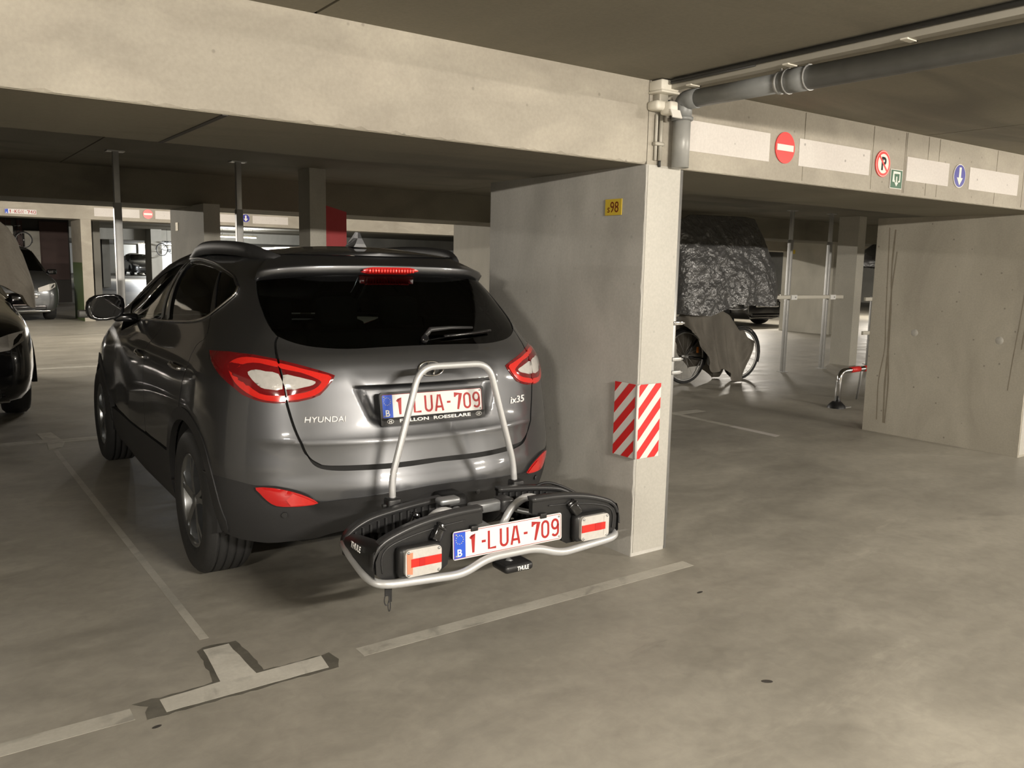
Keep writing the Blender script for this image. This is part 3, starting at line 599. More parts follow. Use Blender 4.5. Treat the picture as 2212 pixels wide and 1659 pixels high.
def ribbon(name, line, w, m, off, parent=suv, closed=False):
    """strip of the body surface following a line in (s, z)"""
    L = dens(line, .02, closed); n = len(L); v = []
    for i in range(n):
        a = L[i-1] if (i or closed) else L[i]; b = L[(i+1) % n] if (i < n-1 or closed) else L[i]
        t = np.array([b[0]-a[0], b[1]-a[1]]); t = t/max(np.hypot(*t), 1e-9); q = np.array([-t[1], t[0]])*w/2
        for k in (-1, 1): v.append((L[i][0]+k*q[0], L[i][1]+k*q[1]))
    s = np.array([q[0] for q in v]); z = np.array([q[1] for q in v]); P = S(s, z)+SN(s, z)*off
    f = [(2*i, 2*i+1, (2*i+3) % (2*n), (2*i+2) % (2*n)) for i in range(n if closed else n-1)]
    mb = MB().add([tuple(q) for q in P], f, True); return mb.build(name, m, parent)
def trimtube(name, line, r, m, off=.004, parent=suv):
    L = dens(line, .03, False); s = np.array([q[0] for q in L]); z = np.array([q[1] for q in L]); P = S(s, z)+SN(s, z)*off
    return MB().tube([tuple(q) for q in P], r, 6).build(name, m, parent)
def s_at(y, z, lo=-3.9, hi=-.85):
    for _ in range(40):
        mid = (lo+hi)/2
        if S(mid, z)[0][1] > y: lo = mid
        else: hi = mid
    return (lo+hi)/2
WB = 2.70; WR = .352
def arch(cy, r, a0, a1, n=22, cz=.355):
    """circle round a wheel as (s, z) on the left side; angle 0 = forward, 90 = up"""
    out = []
    for k in range(n+1):
        a = radians(a0+(a1-a0)*k/n); y, z = cy+r*cos(a), cz+r*sin(a); out.append((s_at(y, z), z))
    return out
def both(name, loops, m, **kw):
    a = patch(name, loops, m, **kw); b = patch(name, [mir(l) for l in loops], m, **kw); return a, b

# --- tailgate, glass, bumper
gb = smooth2(CL['glass_bot']+[(0, CL['glass_bot'][-1][1])], 3)
gs = smooth2(CL['glass_side'], 3); TOPZ = 1.445
glass_top = [(-.02, TOPZ), (-.28, TOPZ-.003), (-.47, TOPZ-.012), (gs[0][0]+.03, gs[0][1]+.006)]
def inner(P, d):    # pull a loop towards its centroid side by d (simple inset)
    n = len(P); A = sum(P[i-1][0]*P[i][1]-P[i][0]*P[i-1][1] for i in range(n)); sg = 1 if A > 0 else -1; out = []
    for i in range(n):
        a, b, c = P[i-1], P[i], P[(i+1) % n]; t = np.array([c[0]-a[0], c[1]-a[1]]); t = t/max(np.hypot(*t), 1e-9); out.append((b[0]-sg*t[1]*d, b[1]+sg*t[0]*d))
    return out
half = glass_top+gs+gb[1:]
rw = patch('rear_window', [sym(half[::-1])], M['glass'], off=-.004, skirt=.006, step=.035)
shut = smooth2(CL['shut'], 3); lip = smooth2(CL['lip']+[(0, CL['lip'][-1][1])], 3)
L_ = [q for q in gb[::-1] if q[0] < -.012]+[(q[0]+.005, q[1]) for q in shut]+[q for q in lip[1:] if q[0] < -.012]
tailgate = patch('tailgate', [L_+mir(L_)[::-1]], M['paint'], step=.012, skirt=.03)
lip2 = smooth2(CL['lip2']+[(0, CL['lip2'][-1][1])], 3); ctop = smooth2(CL['clad_top']+[(0, CL['clad_top'][-1][1])], 3)
shl = [(q[0]-.005, q[1]) for q in shut if q[1] > CL['lip2'][0][1]+.01]
tlb = [q for q in CL['tl']][12:17]                        # lamp underside, from the shut line outwards
seamq = CL['seam_q']
bump_l = [q for q in lip2[::-1] if q[0] < -.012]+[q for q in shl[::-1] if q[1] < .925]+[(CL['tl'][13][0], CL['tl'][13][1]+.02), (CL['tl'][15][0], CL['tl'][15][1]+.02)]+seamq+arch(0, .445, 112, 155, 8)[::1]+[ctop[0]]+[q for q in ctop[1:] if q[0] < -.012]
bumper = patch('rear_bumper', [bump_l+mir(bump_l)[::-1]], M['paint'], step=.026, skirt=.02)
# lower cladding with ledge and number of parking sensors
cbot = smooth2(CL['clad_bot']+[(0, CL['clad_bot'][-1][1])], 3)
clad_l = [q for q in ctop[::-1] if q[0] < -.012]+[(q[0], q[1]) for q in arch(0, .392, 150, 192, 10)]+[q for q in cbot if q[0] < -.012]
def ledgefn(P, s, z):
    c = np.interp(np.abs(s), [abs(q[0]) for q in ctop[::-1]], [q[1] for q in ctop[::-1]])
    return .012*(1-_ss(.0, .034, c-z))*(1-_ss(.62, .75, np.abs(s)))-.012*_ss(.036, .05, c-z)*(1-_ss(.55, .7, np.abs(s)))
patch('rear_cladding', [clad_l+mir(clad_l)[::-1]], M['clad'], step=.024, skirt=.02, fn=ledgefn)
# --- sides
z_top = 1.534
belt = smooth2(CL['belt'][1:], 3); wtop = smooth2(CL['win_top'], 3)
dr = smooth2(CL['door_r'], 3); dm = smooth2(CL['door_m'], 3)
def belt_z(s): return float(np.interp(s, [q[0] for q in belt], [q[1] for q in belt]))
tlo = CL['tl']
tip = CL['belt'][-1]; tipo = (tip[0]+.02, tip[1])
q_l = ([(q[0]-.006, q[1]) for q in shut if q[1] > .92][::-1]              # up the shut line ...
       +[(q[0]-.004, q[1]) for q in gs[::-1]]                                # ... along the glass edge
       +[(gs[0][0]-.01, 1.47), (-.73, z_top), (-1.12, z_top)]
       +[(wtop[6][0]-.005, wtop[6][1]+.012), (wtop[3][0], wtop[3][1]+.012), (tip[0]+.016, tip[1]+.006)]
       +[(q[0]+.006, q[1]-.010) for q in belt[::-1] if q[1] > dr[0][1]-.004]+[(q[0]+.006, q[1]) for q in dr]
       +arch(0, .445, 80, 112, 8)+seamq[::-1]+[(tlo[15][0]-.001, tlo[15][1]+.021), (tlo[13][0], tlo[13][1]+.021)])
quarter = both('rear_quarter', [q_l], M['paint'], step=.03)
sl = CL['sill_line']; zs = lambda s: float(np.interp(s, [q[0] for q in sl], [q[1] for q in sl]))
frontline = [(s_at(1.97, z), z) for z in (.50, .70, .90, 1.02)]
rd = ([(q[0]-.004, q[1]) for q in dr[::-1]]+[(q[0], q[1]-.010) for q in belt[::-1] if dm[0][0]+.01 < q[0] < dr[0][0]-.01]
      +[(q[0]+.004, q[1]) for q in dm]+[(s_at(.86, .515), .515), (s_at(.44, .53), .53)]+arch(0, .445, 25, 78, 8))
both('rear_door', [rd], M['paint'], step=.035)
fd = ([(q[0]-.004, q[1]) for q in dm[::-1]]+[(q[0], q[1]-.010) for q in belt[::-1] if q[0] < dm[0][0]-.01]+frontline[::-1]+[(s_at(1.5, .50), .50), (s_at(1.02, .51), .51)])
both('front_door', [fd], M['paint'], step=.04)
fe = ([(q[0]-.004, q[1]) for q in frontline]+[(-3.55, 1.08), (-3.9, 1.085), (-5.095, 1.085), (-5.095, .42), (s_at(3.2, .42, -4.6, -3.3), .42)]+[(s_at(WB+.445*cos(radians(a)), .355+.445*sin(radians(a)), -4.7, -2.6), .355+.445*sin(radians(a))) for a in range(10, 165, 12)])
both('front_wing', [fe], M['paint'], step=.06)
fb_ = [(s_at(3.17, .41, -4.6, -3.3), .41), (-5.095, .41), (-5.095, .22), (s_at(3.12, .22, -4.6, -3.3), .22)]
both('front_bumper', [fb_], M['clad'], step=.08)
# arch trims and sill cladding
def archtrim(cy, lo=-3.9):
    o, i = [], []
    for k in range(25):
        a = radians(2+k*(176 if cy > 1 else 184)/24); f = (cos(a), sin(a))
        o.append((s_at(cy+.452*f[0], .355+.452*f[1], -4.75 if cy > 1 else -3.9, -2.3 if cy > 1 else -.85), .355+.452*f[1]))
        i.append((s_at(cy+.392*f[0], .355+.392*f[1], -4.75 if cy > 1 else -3.9, -2.3 if cy > 1 else -.85), .355+.392*f[1]))
    return o+i[::-1]
both('arch_trim', [archtrim(0)], M['clad'], off=.005, step=.03, skirt=.03)
both('arch_trim', [archtrim(WB)], M['clad'], off=.005, step=.04, skirt=.03)
sill = [(s_at(.40, .50), .515), (s_at(.86, .50), .50), (s_at(1.5, .485), .485), (s_at(2.25, .47), .47), (s_at(2.24, .23), .23), (s_at(.43, .23), .23), (s_at(.41, .36), .36)]
both('sill_cladding', [sill], M['clad'], off=.002, step=.04, skirt=.03)
# greenhouse frame with three openings per side
pf, pr, pq = CL['pane_f'], CL['pane_r'], CL['pane_q']
def pane(P): return dens(P, .05)
gh = ([(-1.12, z_top), (wtop[6][0]-.005, wtop[6][1]+.012), (wtop[3][0], wtop[3][1]+.012), (tip[0]+.016, tip[1]+.006)][0:]
      +[(q[0], q[1]-.009) for q in belt[::-1]]+[(-3.55, 1.085), (-4.02, 1.09), (-4.18, 1.14), (-4.17, 1.30), (-4.15, 1.45), (-4.10, z_top)])
both('window_frame', [gh, pane(pf), pane(pr), pane(pq)], M['paint'], off=-.002, step=.04)
for k, P in (('front_side_window', pf), ('rear_side_window', pr), ('quarter_window', pq)):
    both(k, [inner(pane(P), -.004)], M['glassc'] if k[0] == 'f' else M['glass'], off=-.007, skirt=0, step=.05)
for sg in (1, -1):
    for (a, b, w) in ((pf[2], pf[3], .022), (pr[0], pr[-1], .022)):
        A = (a[0], a[1]); B = (b[0], b[1]); ln = [A, ((A[0]+B[0])/2, (A[1]+B[1])/2), B]
        ln = ln if sg == 1 else mir(ln)
        ribbon('window_pillar_trim', ln, w, M['alugrey'], .003)
    bl = [(q[0], q[1]-.004) for q in belt]+[(tip[0]+.008, tip[1]+.004)]
    trimtube('chrome_trim', bl if sg == 1 else mir(bl), .007, M['chrome'])
    wt = [(q[0], q[1]+.006) for q in wtop[:19]]
    trimtube('window_seal', wt if sg == 1 else mir(wt), .006, M['blacktrim'])
# windscreen in two halves of one mesh
ws = []
for sg in (1, -1):
    o = patch('windscreen', [[(sg*q[0], q[1]) for q in ((-4.19, 1.10), (-5.1, 1.10), (-5.1, 1.52), (-4.16, 1.52))]], M['glassc'], off=-.004, skirt=0, step=.08); ws.append(o)
# panel gaps
for sg in (1, -1):
    for nm, ln, w in (('tailgate_gap', shut, .028), ('door_gap', dr, .022), ('door_gap', dm, .02), ('door_gap', frontline, .02), ('bumper_gap', [(q[0], q[1]+.012) for q in lip2], .05)):
        ribbon(nm, ln if sg == 1 else mir(ln), w, M['blackgap'], -.014)
# --- lamps on the body
for sg in (1, -1):
    f = (lambda P: P) if sg == 1 else mir
    t = patch('tail_light', [f(CL['tl_out'])], M['lens_dark'], off=.003, skirt=.012, step=.02, bulge=.006)
    patch('light_ring', [f(smooth2(CL['ring_o'], 2, True))], M['lens_bright'], parent=t, off=.0085, skirt=.003, step=.02)
    patch('indicator_lens', [f(smooth2(CL['cl_o'], 2, True))], M['lens_clear'], parent=t, off=.010, skirt=.004, step=.02, bulge=.003)
    t = patch('tail_light', [f(CL['tl_in'])], M['lens_dark'], off=.003, skirt=.012, step=.02, bulge=.006)
    patch('light_ring', [f(smooth2(CL['ring_i'], 2, True))], M['lens_bright'], parent=t, off=.0085, skirt=.003, step=.02)
    patch('reversing_lens', [f(smooth2(CL['cl_i'], 2, True))], M['lens_clear'], parent=t, off=.010, skirt=.004, step=.02, bulge=.003)
    r = patch('fog_light', [f(smooth2(CL['refl'], 2, True))], M['lens_red'], off=.012, skirt=.02, step=.02, bulge=.004)
    c = [(q[0], q[1]) for q in CL['refl']]; rr = [c[2], c[3], c[4], c[5], c[6], ((c[1][0]+c[7][0])/2+.03, (c[2][1]+c[6][1])/2)]
    patch('reflector_lens', [f(inner(rr, .006))], M['lens_bright'], parent=r, off=.0185, skirt=.003, step=.02)
for q in [CL['sensor'][0], (-CL['sensor'][0][0], CL['sensor'][0][1]), (-.2, .45), (.2, .45)]:
    p = S(*q)[0]; n = SN(*q)[0]; off = -.012 if abs(q[0]) < .4 else 0
    MB().tube([tuple(p+n*(off-.004)), tuple(p+n*(off+.003))], .012, 16).build('parking_sensor', M['plastic2'], suv)
# --- roof, spoiler, rails, aerial
nS, nU = 60, 15; v = []
for i in range(nS+1):
    s = 5.1*i/nS; p = S(s, z_top)[0]; cr = .050*max(0, min(1, (p[1]+.31)/.45))**.7*max(0, min(1, (1.42-p[1])/.5))**.6
    for j in range(nU+1):
        u = -1+2*j/nU; v.append((u*abs(p[0]), p[1], z_top+cr*(1-abs(u)**2.4)))
f = [(i*(nU+1)+j, i*(nU+1)+j+1, (i+1)*(nU+1)+j+1, (i+1)*(nU+1)+j) for i in range(nS) for j in range(nU)]
MB().add(v, f, True).build('roof', M['paint'], suv)
def sp_line(kind, u):
    a = abs(u); ss_ = a*.78
    if kind == 0: p = S(ss_, z_top-.002)[0]; return (u/abs(u or 1)*abs(p[0]) if u else 0, p[1]+.01, p[2])
    X = .612*u
    if kind == 1: return (X*.985, -.325+.03*a**2+.105*a**5, 1.492-.012*a**2-.020*a**6)
    if kind == 2: return (X, -.340+.035*a**2+.11*a**5, 1.484-.014*a**2-.028*a**6)
    if kind == 3: return (X, -.300+.035*a**2+.11*a**5, 1.446-.016*a**2-.026*a**6)
    if kind == 4: return (X*.985, -.275+.035*a**2+.10*a**5, 1.432-.016*a**2-.018*a**6)
    return (X*.95, -.255+.035*a**2+.09*a**5, 1.43-.016*a**2)
nU = 40; v = []; f = []
for i in range(nU+1):
    u = -1+2*i/nU; v += [sp_line(k, u) for k in range(6)]
for i in range(nU):
    b, c = i*6, i*6+6; f += [(b+k, b+k+1, c+k+1, c+k) for k in range(5)]
f += [(0, 1, 2, 3, 4, 5), tuple(nU*6+k for k in (5, 4, 3, 2, 1, 0))]
sp = MB().add(v, f, True); sp.sm[-1] = sp.sm[-2] = False; spo = sp.build('spoiler', M['paint'], suv)
bm_ = MB(); v = []
for i in range(13):
    u = -.24+.48*i/12; a = sp_line(2, u); b = sp_line(3, u); e = .35+.65*min(1, (1-abs(u)/.24)*4)
    mz = (a[2]+b[2])/2-.002; v += [(a[0], a[1]-.006, mz+.017*e), (a[0], a[1]-.012, mz), (b[0], b[1]-.006, mz-.017*e)]
bm_.add(v, [(3*i+k, 3*i+k+1, 3*i+k+4, 3*i+k+3) for i in range(12) for k in range(2)], True)
bl = bm_.build('brake_light', M['lens_red'], spo)
for i in range(16):
    x = -.115+.23*i/15; a = sp_line(2, x/.612)
    MB().bbox((x-.0055, a[1]-.018, a[2]-.030), (x+.0055, a[1]-.010, a[2]-.010), .002, 1).build('light_segment', M['lens_bright'], bl)
for sg in (1, -1):     # roof rails
    pts = []; 
    for y, dz in ((-.13, .000), (-.02, .030), (.12, .052), (.40, .066), (.75, .068), (1.0, .055), (1.14, .025), (1.22, -.004)):
        lo, hi = -3.9, -.75
        s = s_at(y, 1.512, -4.0, -.62); p = S(s, 1.512)[0]; pts.append((sg*(p[0]+.012), y, p[2]+.006+dz))
    path = fillet(pts, .2, 4); v = []; n = len(path)
    for i, q in enumerate(path):
        t = i/(n-1); w = .020+.010*sin(pi*t); hh = .022+.012*sin(pi*t)
        dx = -sg
        v += [(q[0]-w, q[1], q[2]-hh*1.6), (q[0]-w, q[1], q[2]), (q[0]-w*.4, q[1], q[2]+hh*.5), (q[0]+w*.4, q[1], q[2]+hh*.5), (q[0]+w, q[1], q[2]), (q[0]+w, q[1], q[2]-hh*1.6)]
    f = [(i*6+k, i*6+(k+1) % 6, (i+1)*6+(k+1) % 6, (i+1)*6+k) for i in range(n-1) for k in range(6)]+[(5, 4, 3, 2, 1, 0), tuple((n-1)*6+k for k in range(6))]
    MB().add(v, f, True).build('roof_rail', M['clad'], suv)
    g = []
    for k in range(19): s = -1.15-2.8*k/18; p = S(s, 1.534)[0]; g.append((sg*p[0]*.90, p[1], 1.534+.05*(1-.9**2.4)*.75))
    MB().tube(g, .006, 6).build('roof_gutter', M['blackgap'], suv)
av = []      # shark-fin aerial
for t, (y, w, zz) in enumerate(((.02, .036, .0), (.02, .026, .016), (.025, .012, .045), (.035, .005, .075))):
    L0 = (.20, .17, .11, .05)[t]
    av += [(-w, y, 1.580+zz), (w, y, 1.580+zz), (w*.55, y+L0*.55, 1.583+zz), (0, y+L0, 1.585+zz*.98), (-w*.55, y+L0*.55, 1.583+zz)]
af = [(t*5+k, t*5+(k+1) % 5, t*5+5+(k+1) % 5, t*5+5+k) for t in range(3) for k in range(5)]+[(15, 16, 17, 18, 19), (4, 3, 2, 1, 0)]
MB().add(av, af, False).build('shark_fin_aerial', M['paint'], suv)
# --- wiper, emblem, lettering
def onb(s, z, off=0): p = S(s, z)[0]+SN(s, z)[0]*off; return tuple(p)
wp, wt_ = CL['wiperpivot'][0], CL['wipertip'][0]
w0 = MB().tube([onb(wp[0], wp[1]-.015, -.01), onb(wp[0], wp[1]-.015, .02)], [.020, .017], 14).build('rear_wiper', M['blacktrim'], suv)
MB().tube([onb(wp[0], wp[1]-.01, .024), onb(wp[0]+.03, wp[1]+.012, .032), onb(wp[0]+.14, wp[1]+.018, .03), onb(wt_[0]-.14, wt_[1]+.012, .022)], [.011, .012, .008, .006], 8).build('wiper_arm', M['plastic2'], w0)
MB().tube([onb(wp[0]+.10+(wt_[0]-wp[0]-.10)*k/8, wp[1]-.008+(wt_[1]-wp[1]+.008)*k/8, .012) for k in range(9)], .007, 6).build('wiper_blade', M['blacktrim'], w0)
em = CL['emblem'][0]; ep = S(0, em[1])[0]; en = SN(0, em[1])[0]; eu = Vector((0, -en[2]*-1, 0)) if False else Vector((0, float(en[2]), float(-en[1]))).normalized()
eo = Vector(ep)+Vector(en)*.006
def ept(a, b, d=0): return tuple(eo+Vector((a, 0, 0))+(eu if eu.z > 0 else -eu)*b+Vector(en)*d)
emb = MB().tube([ept(.062*cos(t), .034*sin(t)) for t in [2*pi*k/32 for k in range(32)]], .0045, 8, True).build('badge', M['chrome'], suv)
for pts in ([(-.036,-.024),(-.026,-.012),(-.012,.016),(-.006,.030)], [(.036,.024),(.026,.012),(.012,-.016),(.006,-.030)], [(-.022,-.004),(0,.003),(.022,.004)]):
    MB().tube([ept(a, b, .001) for a, b in pts], .005, 6).build('badge_letter', M['chrome'], emb)
def surf_text(name, txt, s, z, h, w, m, depth=.003, bold=0, shear=0, parent=suv, off=.001):
    me = text_mesh(txt, h, w, depth, bold=bold, shear=shear)
    for v_ in me.vertices:
        a, d, b = v_.co; q = S(s+a*1.02, z+b)[0]+SN(s+a*1.02, z+b)[0]*(off-d); v_.co = q
    me.update(); return put(name, me, m, parent)
hy = CL['hyundai']; surf_text('maker_lettering', 'HYUNDAI', (hy[0][0]+hy[1][0])/2, (hy[0][1]+hy[2][1])/2, .025, abs(hy[1][0]-hy[0][0])*.98, M['letters'], .003, .012)
ix = CL['ix35']; surf_text('model_lettering', 'ix35', (ix[0][0]+ix[1][0])/2, (ix[0][1]+ix[2][1])/2-.002, .034, .105, M['letters'], .003, .02, .25)
# --- number plate (built once, used on car and carrier)
def rrect(w, h, r, n=4):
    o = []
    for cx, cy, a in ((w/2-r, h/2-r, 0), (-w/2+r, h/2-r, 90), (-w/2+r, -h/2+r, 180), (w/2-r, -h/2+r, 270)):
        o += [(cx+r*cos(radians(a+90*k/n)), cy+r*sin(radians(a+90*k/n))) for k in range(n+1)]
    return o
def strokes(segs, w, y0):
    """number-plate strokes as flat bars: segs = polylines in (x, z)"""
    mb = MB()
    for P in segs:
        n = len(P); v = []
        for i in range(n):
            a = Vector(P[max(0, i-1)]); b = Vector(P[min(n-1, i+1)]); t = (b-a).normalized(); q = Vector((-t.y, t.x))
            k = 1.0
            if 0 < i < n-1:
                t1 = (Vector(P[i])-a).normalized(); k = 1/max(.5, t.dot(t1))
            v += [(P[i][0]+q.x*w/2*k, y0, P[i][1]+q.y*w/2*k), (P[i][0]-q.x*w/2*k, y0, P[i][1]-q.y*w/2*k), (P[i][0]-q.x*w/2*k, y0+.001, P[i][1]-q.y*w/2*k), (P[i][0]+q.x*w/2*k, y0+.001, P[i][1]+q.y*w/2*k)]
        f = [(i*4+k, i*4+(k+1) % 4, i*4+4+(k+1) % 4, i*4+4+k) for i in range(n-1) for k in range(4)]+[(0, 1, 2, 3), tuple((n-1)*4+k for k in (3, 2, 1, 0))]
        mb.add(v, f)
    return mb
def arc(cx, cz, rx, rz, a0, a1, n=8): return [(cx+rx*cos(radians(a0+(a1-a0)*k/n)), cz+rz*sin(radians(a0+(a1-a0)*k/n))) for k in range(n+1)]
GL = {'1': [[(-.012,.020),(.002,.034),(.002,-.0375)]], 'L': [[(-.016,.0375),(-.016,-.033),(.017,-.033)]],
      'U': [[(-.016,.0375)]+arc(0,-.017,.016,.016,180,360)+[(.016,.0375)]], 'A': [[(-.019,-.0375),(-.004,.0375)],[(.019,-.0375),(.004,.0375)],[(-.013,-.018),(.013,-.018)]],
      '-': [[(-.009,0),(.009,0)]], '7': [[(-.016,.020),(-.016,.033),(.014,.033),(-.003,-.0375)]], '0': [arc(0,.016,.0155,.017,0,180)+arc(0,-.016,.0155,.017,180,360)+[(.0155,.016)]],
      '9': [arc(0,.014,.0155,.019,0,360,14), [(.0155,.014)]+arc(.0,-.018,.0155,.0155,0,-150,7)], 'K': [[(-.015,.0375),(-.015,-.0375)],[(.016,.0375),(-.012,-.004)],[(-.004,.006),(.017,-.0375)]],
      'G': [arc(0,.016,.0155,.017,20,180)+arc(0,-.016,.0155,.017,180,360)+[(.0155,0),(.003,0)]], 'N': [[(-.015,-.0375),(-.015,.0375),(.015,-.0375),(.015,.0375)]], '4': [[(.008,-.0375),(.008,.0375)],[(.008,.034),(-.016,-.012),(.018,-.012)]], 'O': [arc(0,.016,.0155,.017,0,180)+arc(0,-.016,.0155,.017,180,360)+[(.0155,.016)]]}
def number_plate(parent, name, loc, rx, rz, txt='1-LUA-709', frame=False, screws=True):
    pl = MB().prism(rrect(.52, .112, .010), 1, 0, .003).build(name, M['platewhite'], parent, loc, (rx, 0, rz))
    MB().prism([(-.257,-.052),(-.205,-.052),(-.205,.052),(-.257,.052)], 1, -.0008, .001).build('country_band', M['plateblue'], pl)
    pts = rrect(.510, .102, .008); MB().tube([(a, -.0004, b) for a, b in pts], .0011, 4, True).build('plate_border', M['platered'], pl)
    put('country_letter', text_mesh('B', .030, .021, .0006, bold=.02), M['white'], pl, (-.231, -.0009, -.030))
    for k in range(12):
        a = 2*pi*k/12; c = (-.231+.0165*cos(a), .022+.0165*sin(a))
        MB().prism([(c[0]+(.0024 if j % 2 == 0 else .001)*sin(2*pi*j/10), c[1]+(.0024 if j % 2 == 0 else .001)*cos(2*pi*j/10)) for j in range(10)], 1, -.0014, -.0008).build('star', M['yellowstar'], pl)
    X = dict(zip(range(9), (-.172, -.122, -.082, -.026, .028, .078, .128, .176, .226)))
    for k, ch in enumerate(txt): strokes(GL[ch], .0095, -.0012).build('character', M['platered'], pl, (X[k], 0, -.001))
    for q in ((-.246,.042),(-.246,-.042),(.246,.042),(.246,-.042)):
        MB().lathe([(0,-.003),(.004,-.002),(.0045,.001)], (q[0],0,q[1]), 1, 10).build('screw', M['galv'], pl)
    if frame:
        fr = MB(); o = rrect(.534, .126, .014); i = rrect(.512, .104, .008); n = len(o)
        v = [(a, -.004, b) for a, b in o]+[(a, -.004, b) for a, b in i]+[(a, .008, b) for a, b in o]
        fr.add(v, [(k, (k+1) % n, n+(k+1) % n, n+k) for k in range(n)]+[(k, 2*n+k, 2*n+(k+1) % n, (k+1) % n) for k in range(n)])
        fo = fr.build('plate_frame', M['plastic'], pl)
        MB().prism([(-.263,-.085),(.263,-.085),(.267,-.078),(.267,-.050),(-.267,-.050),(-.267,-.078)], 1, -.004, .006).build('frame_strip', M['plastic'], fo)
        put('frame_lettering', text_mesh('FOLLON  ROESELARE', .0155, .365, .0006, bold=.03), M['white'], pl, (.005, -.0046, -.0665))
        for x in (-.222, .232):
            MB().tube([(x+.015*cos(t), -.0046, -.0665+.009*sin(t)) for t in [2*pi*k/18 for k in range(18)]], .0012, 4, True).build('frame_logo', M['white'], pl)
            strokes([[(-.006,-.006),(-.003,.006)],[(.003,-.006),(.006,.006)],[(-.004,0),(.004,0)]], .0025, -.0052).build('frame_logo_letter', M['white'], pl, (x, 0, -.0665))
    return pl
number_plate(suv, 'number_plate', (0.0, -.784, .877), -.16, 0, frame=True)
# --- mirrors, handles
for sg in (-1, 1):
    mm = MB(); v = []; rings = ((1.615, .72, .80), (1.60, 1.0, 1.0), (1.66, 1.06, 1.0), (1.74, .86, .86), (1.79, .45, .5))
    for y, a, b in rings:
        for k in range(16):
            t = 2*pi*k/16; cx, cz = cos(t), sin(t)
            v.append((sg*(0.985+.105*a*math.copysign(abs(cx)**.7, cx)), y, 1.198+(.078 if cz > 0 else .082)*b*math.copysign(abs(cz)**.7, cz)+.012*cx*sg))
    fcs = [(i*16+k, i*16+(k+1) % 16, (i+1)*16+(k+1) % 16, (i+1)*16+k) for i in range(4) for k in range(16)]+[tuple(range(16)), tuple(4*16+k for k in range(16))[::-1]]
    mo = mm.add(v, fcs, True).build('door_mirror', M['blackpaint'], suv)
    MB().add([(sg*(0.985+.086*math.copysign(abs(cos(t))**.7, cos(t))), 1.597, 1.198+.064*math.copysign(abs(sin(t))**.7, sin(t))) for t in [2*pi*k/16 for k in range(16)]], [tuple(range(16))]).build('mirror_glass', M['mirror'], mo)
    MB().bbox((min(sg*.80, sg*.94), 1.62, 1.105), (max(sg*.80, sg*.94), 1.70, 1.155), .015).build('mirror_arm', M['blacktrim'], mo)
    for nm, q in (('handle_f', CL['handle_f']), ('handle_r', CL['handle_r'])):
        (s0, z0), (s1, z1) = q; k_ = 1 if sg == -1 else -1
        P = [onb(k_*(s0+(s1-s0)*t), z0+(z1-z0)*t, .004+.024*sin(pi*t)**.5) for t in (0, .08, .25, .5, .75, .92, 1)]
        MB().tube(P, [.009, .012, .013, .013, .013, .012, .009], 8).build('door_handle', M['chrome'], suv)
# --- wheels
def wheel(y, sx, steer=0):
    w = bpy.data.objects.new('wheel', None); COL.objects.link(w); w.parent = suv; w.location = (sx*.785, y, WR); w.rotation_euler = (0, 0, 0 if sx < 0 else pi); w.empty_display_size = .1
    t = [(.222, -.095), (.235, -.108), (.285, -.114), (.322, -.108), (.341, -.092), (.350, -.078)]
    for k in range(4):          # four circumferential grooves
        c = -.060+.040*k; t += [(.3515, c-.006-.010), (.3515, c-.005), (.343, c-.004), (.343, c+.004), (.3515, c+.005)]
    t += [(.350, .078), (.341, .092), (.322, .108), (.285, .114), (.235, .108), (.222, .095)]
    ty = MB().lathe(t, (0, 0, 0), 0, 64).build('tyre', M['rubber'], w)
    rim = MB().lathe([(.224, -.092), (.228, -.100), (.218, -.102), (.206, -.085), (.200, .08)], (0, 0, 0), 0, 48).build('rim', M['rimdark'], w)
    MB().lathe([(0, -.02), (.19, -.02), (.19, -.015), (0, -.015)], (0, 0, 0), 0, 24).build('brake_disc', M['alugrey'], rim)
    for k in range(5):
        a = 2*pi*k/5+.3
        for da in (-.14, .14):
            mb = MB(); c, s_ = cos(a), sin(a)
            P = []
            for r, hw, xo in ((.030, .020, -.088), (.12, .013, -.096), (.208, .012, -.094)):
                aa = a+da*(r/.208); ct, st = cos(aa), sin(aa)
                P += [(xo, r*ct-hw*st, r*st+hw*ct), (xo, r*ct+hw*st, r*st-hw*ct), (xo+.03, r*ct+hw*st, r*st-hw*ct), (xo+.03, r*ct-hw*st, r*st+hw*ct)]
            mb.add(P, [(i*4+k2, i*4+(k2+1) % 4, i*4+4+(k2+1) % 4, i*4+4+k2) for i in range(2) for k2 in range(4)]+[(0, 1, 2, 3), (8, 9, 10, 11)])
            mb.build('spoke', M['rimdark'], rim)
    MB().lathe([(0, -.096), (.030, -.094), (.036, -.085), (.036, -.06)], (0, 0, 0), 0, 20).build('hub_cap', M['rimdark'], rim)
    return w
for y in (0, WB):
    for sx in (-1, 1): wheel(y, sx)
for y in (0, WB):
    for sx in (-1, 1):
        pr_ = [(.395, sx*.60), (.395, sx*.875)]
        v = []; n = 20
        for k in range(n+1):
            a = radians(-8+196*k/n); v += [(sx*.55, y+.40*cos(a), .355+.40*sin(a)), (sx*.872, y+.398*cos(a), .355+.398*sin(a))]
        MB().add(v, [(2*k, 2*k+1, 2*k+3, 2*k+2) for k in range(n)]+[tuple(2*k for k in range(n+1))], True).build('arch_liner', M['dark'], suv)
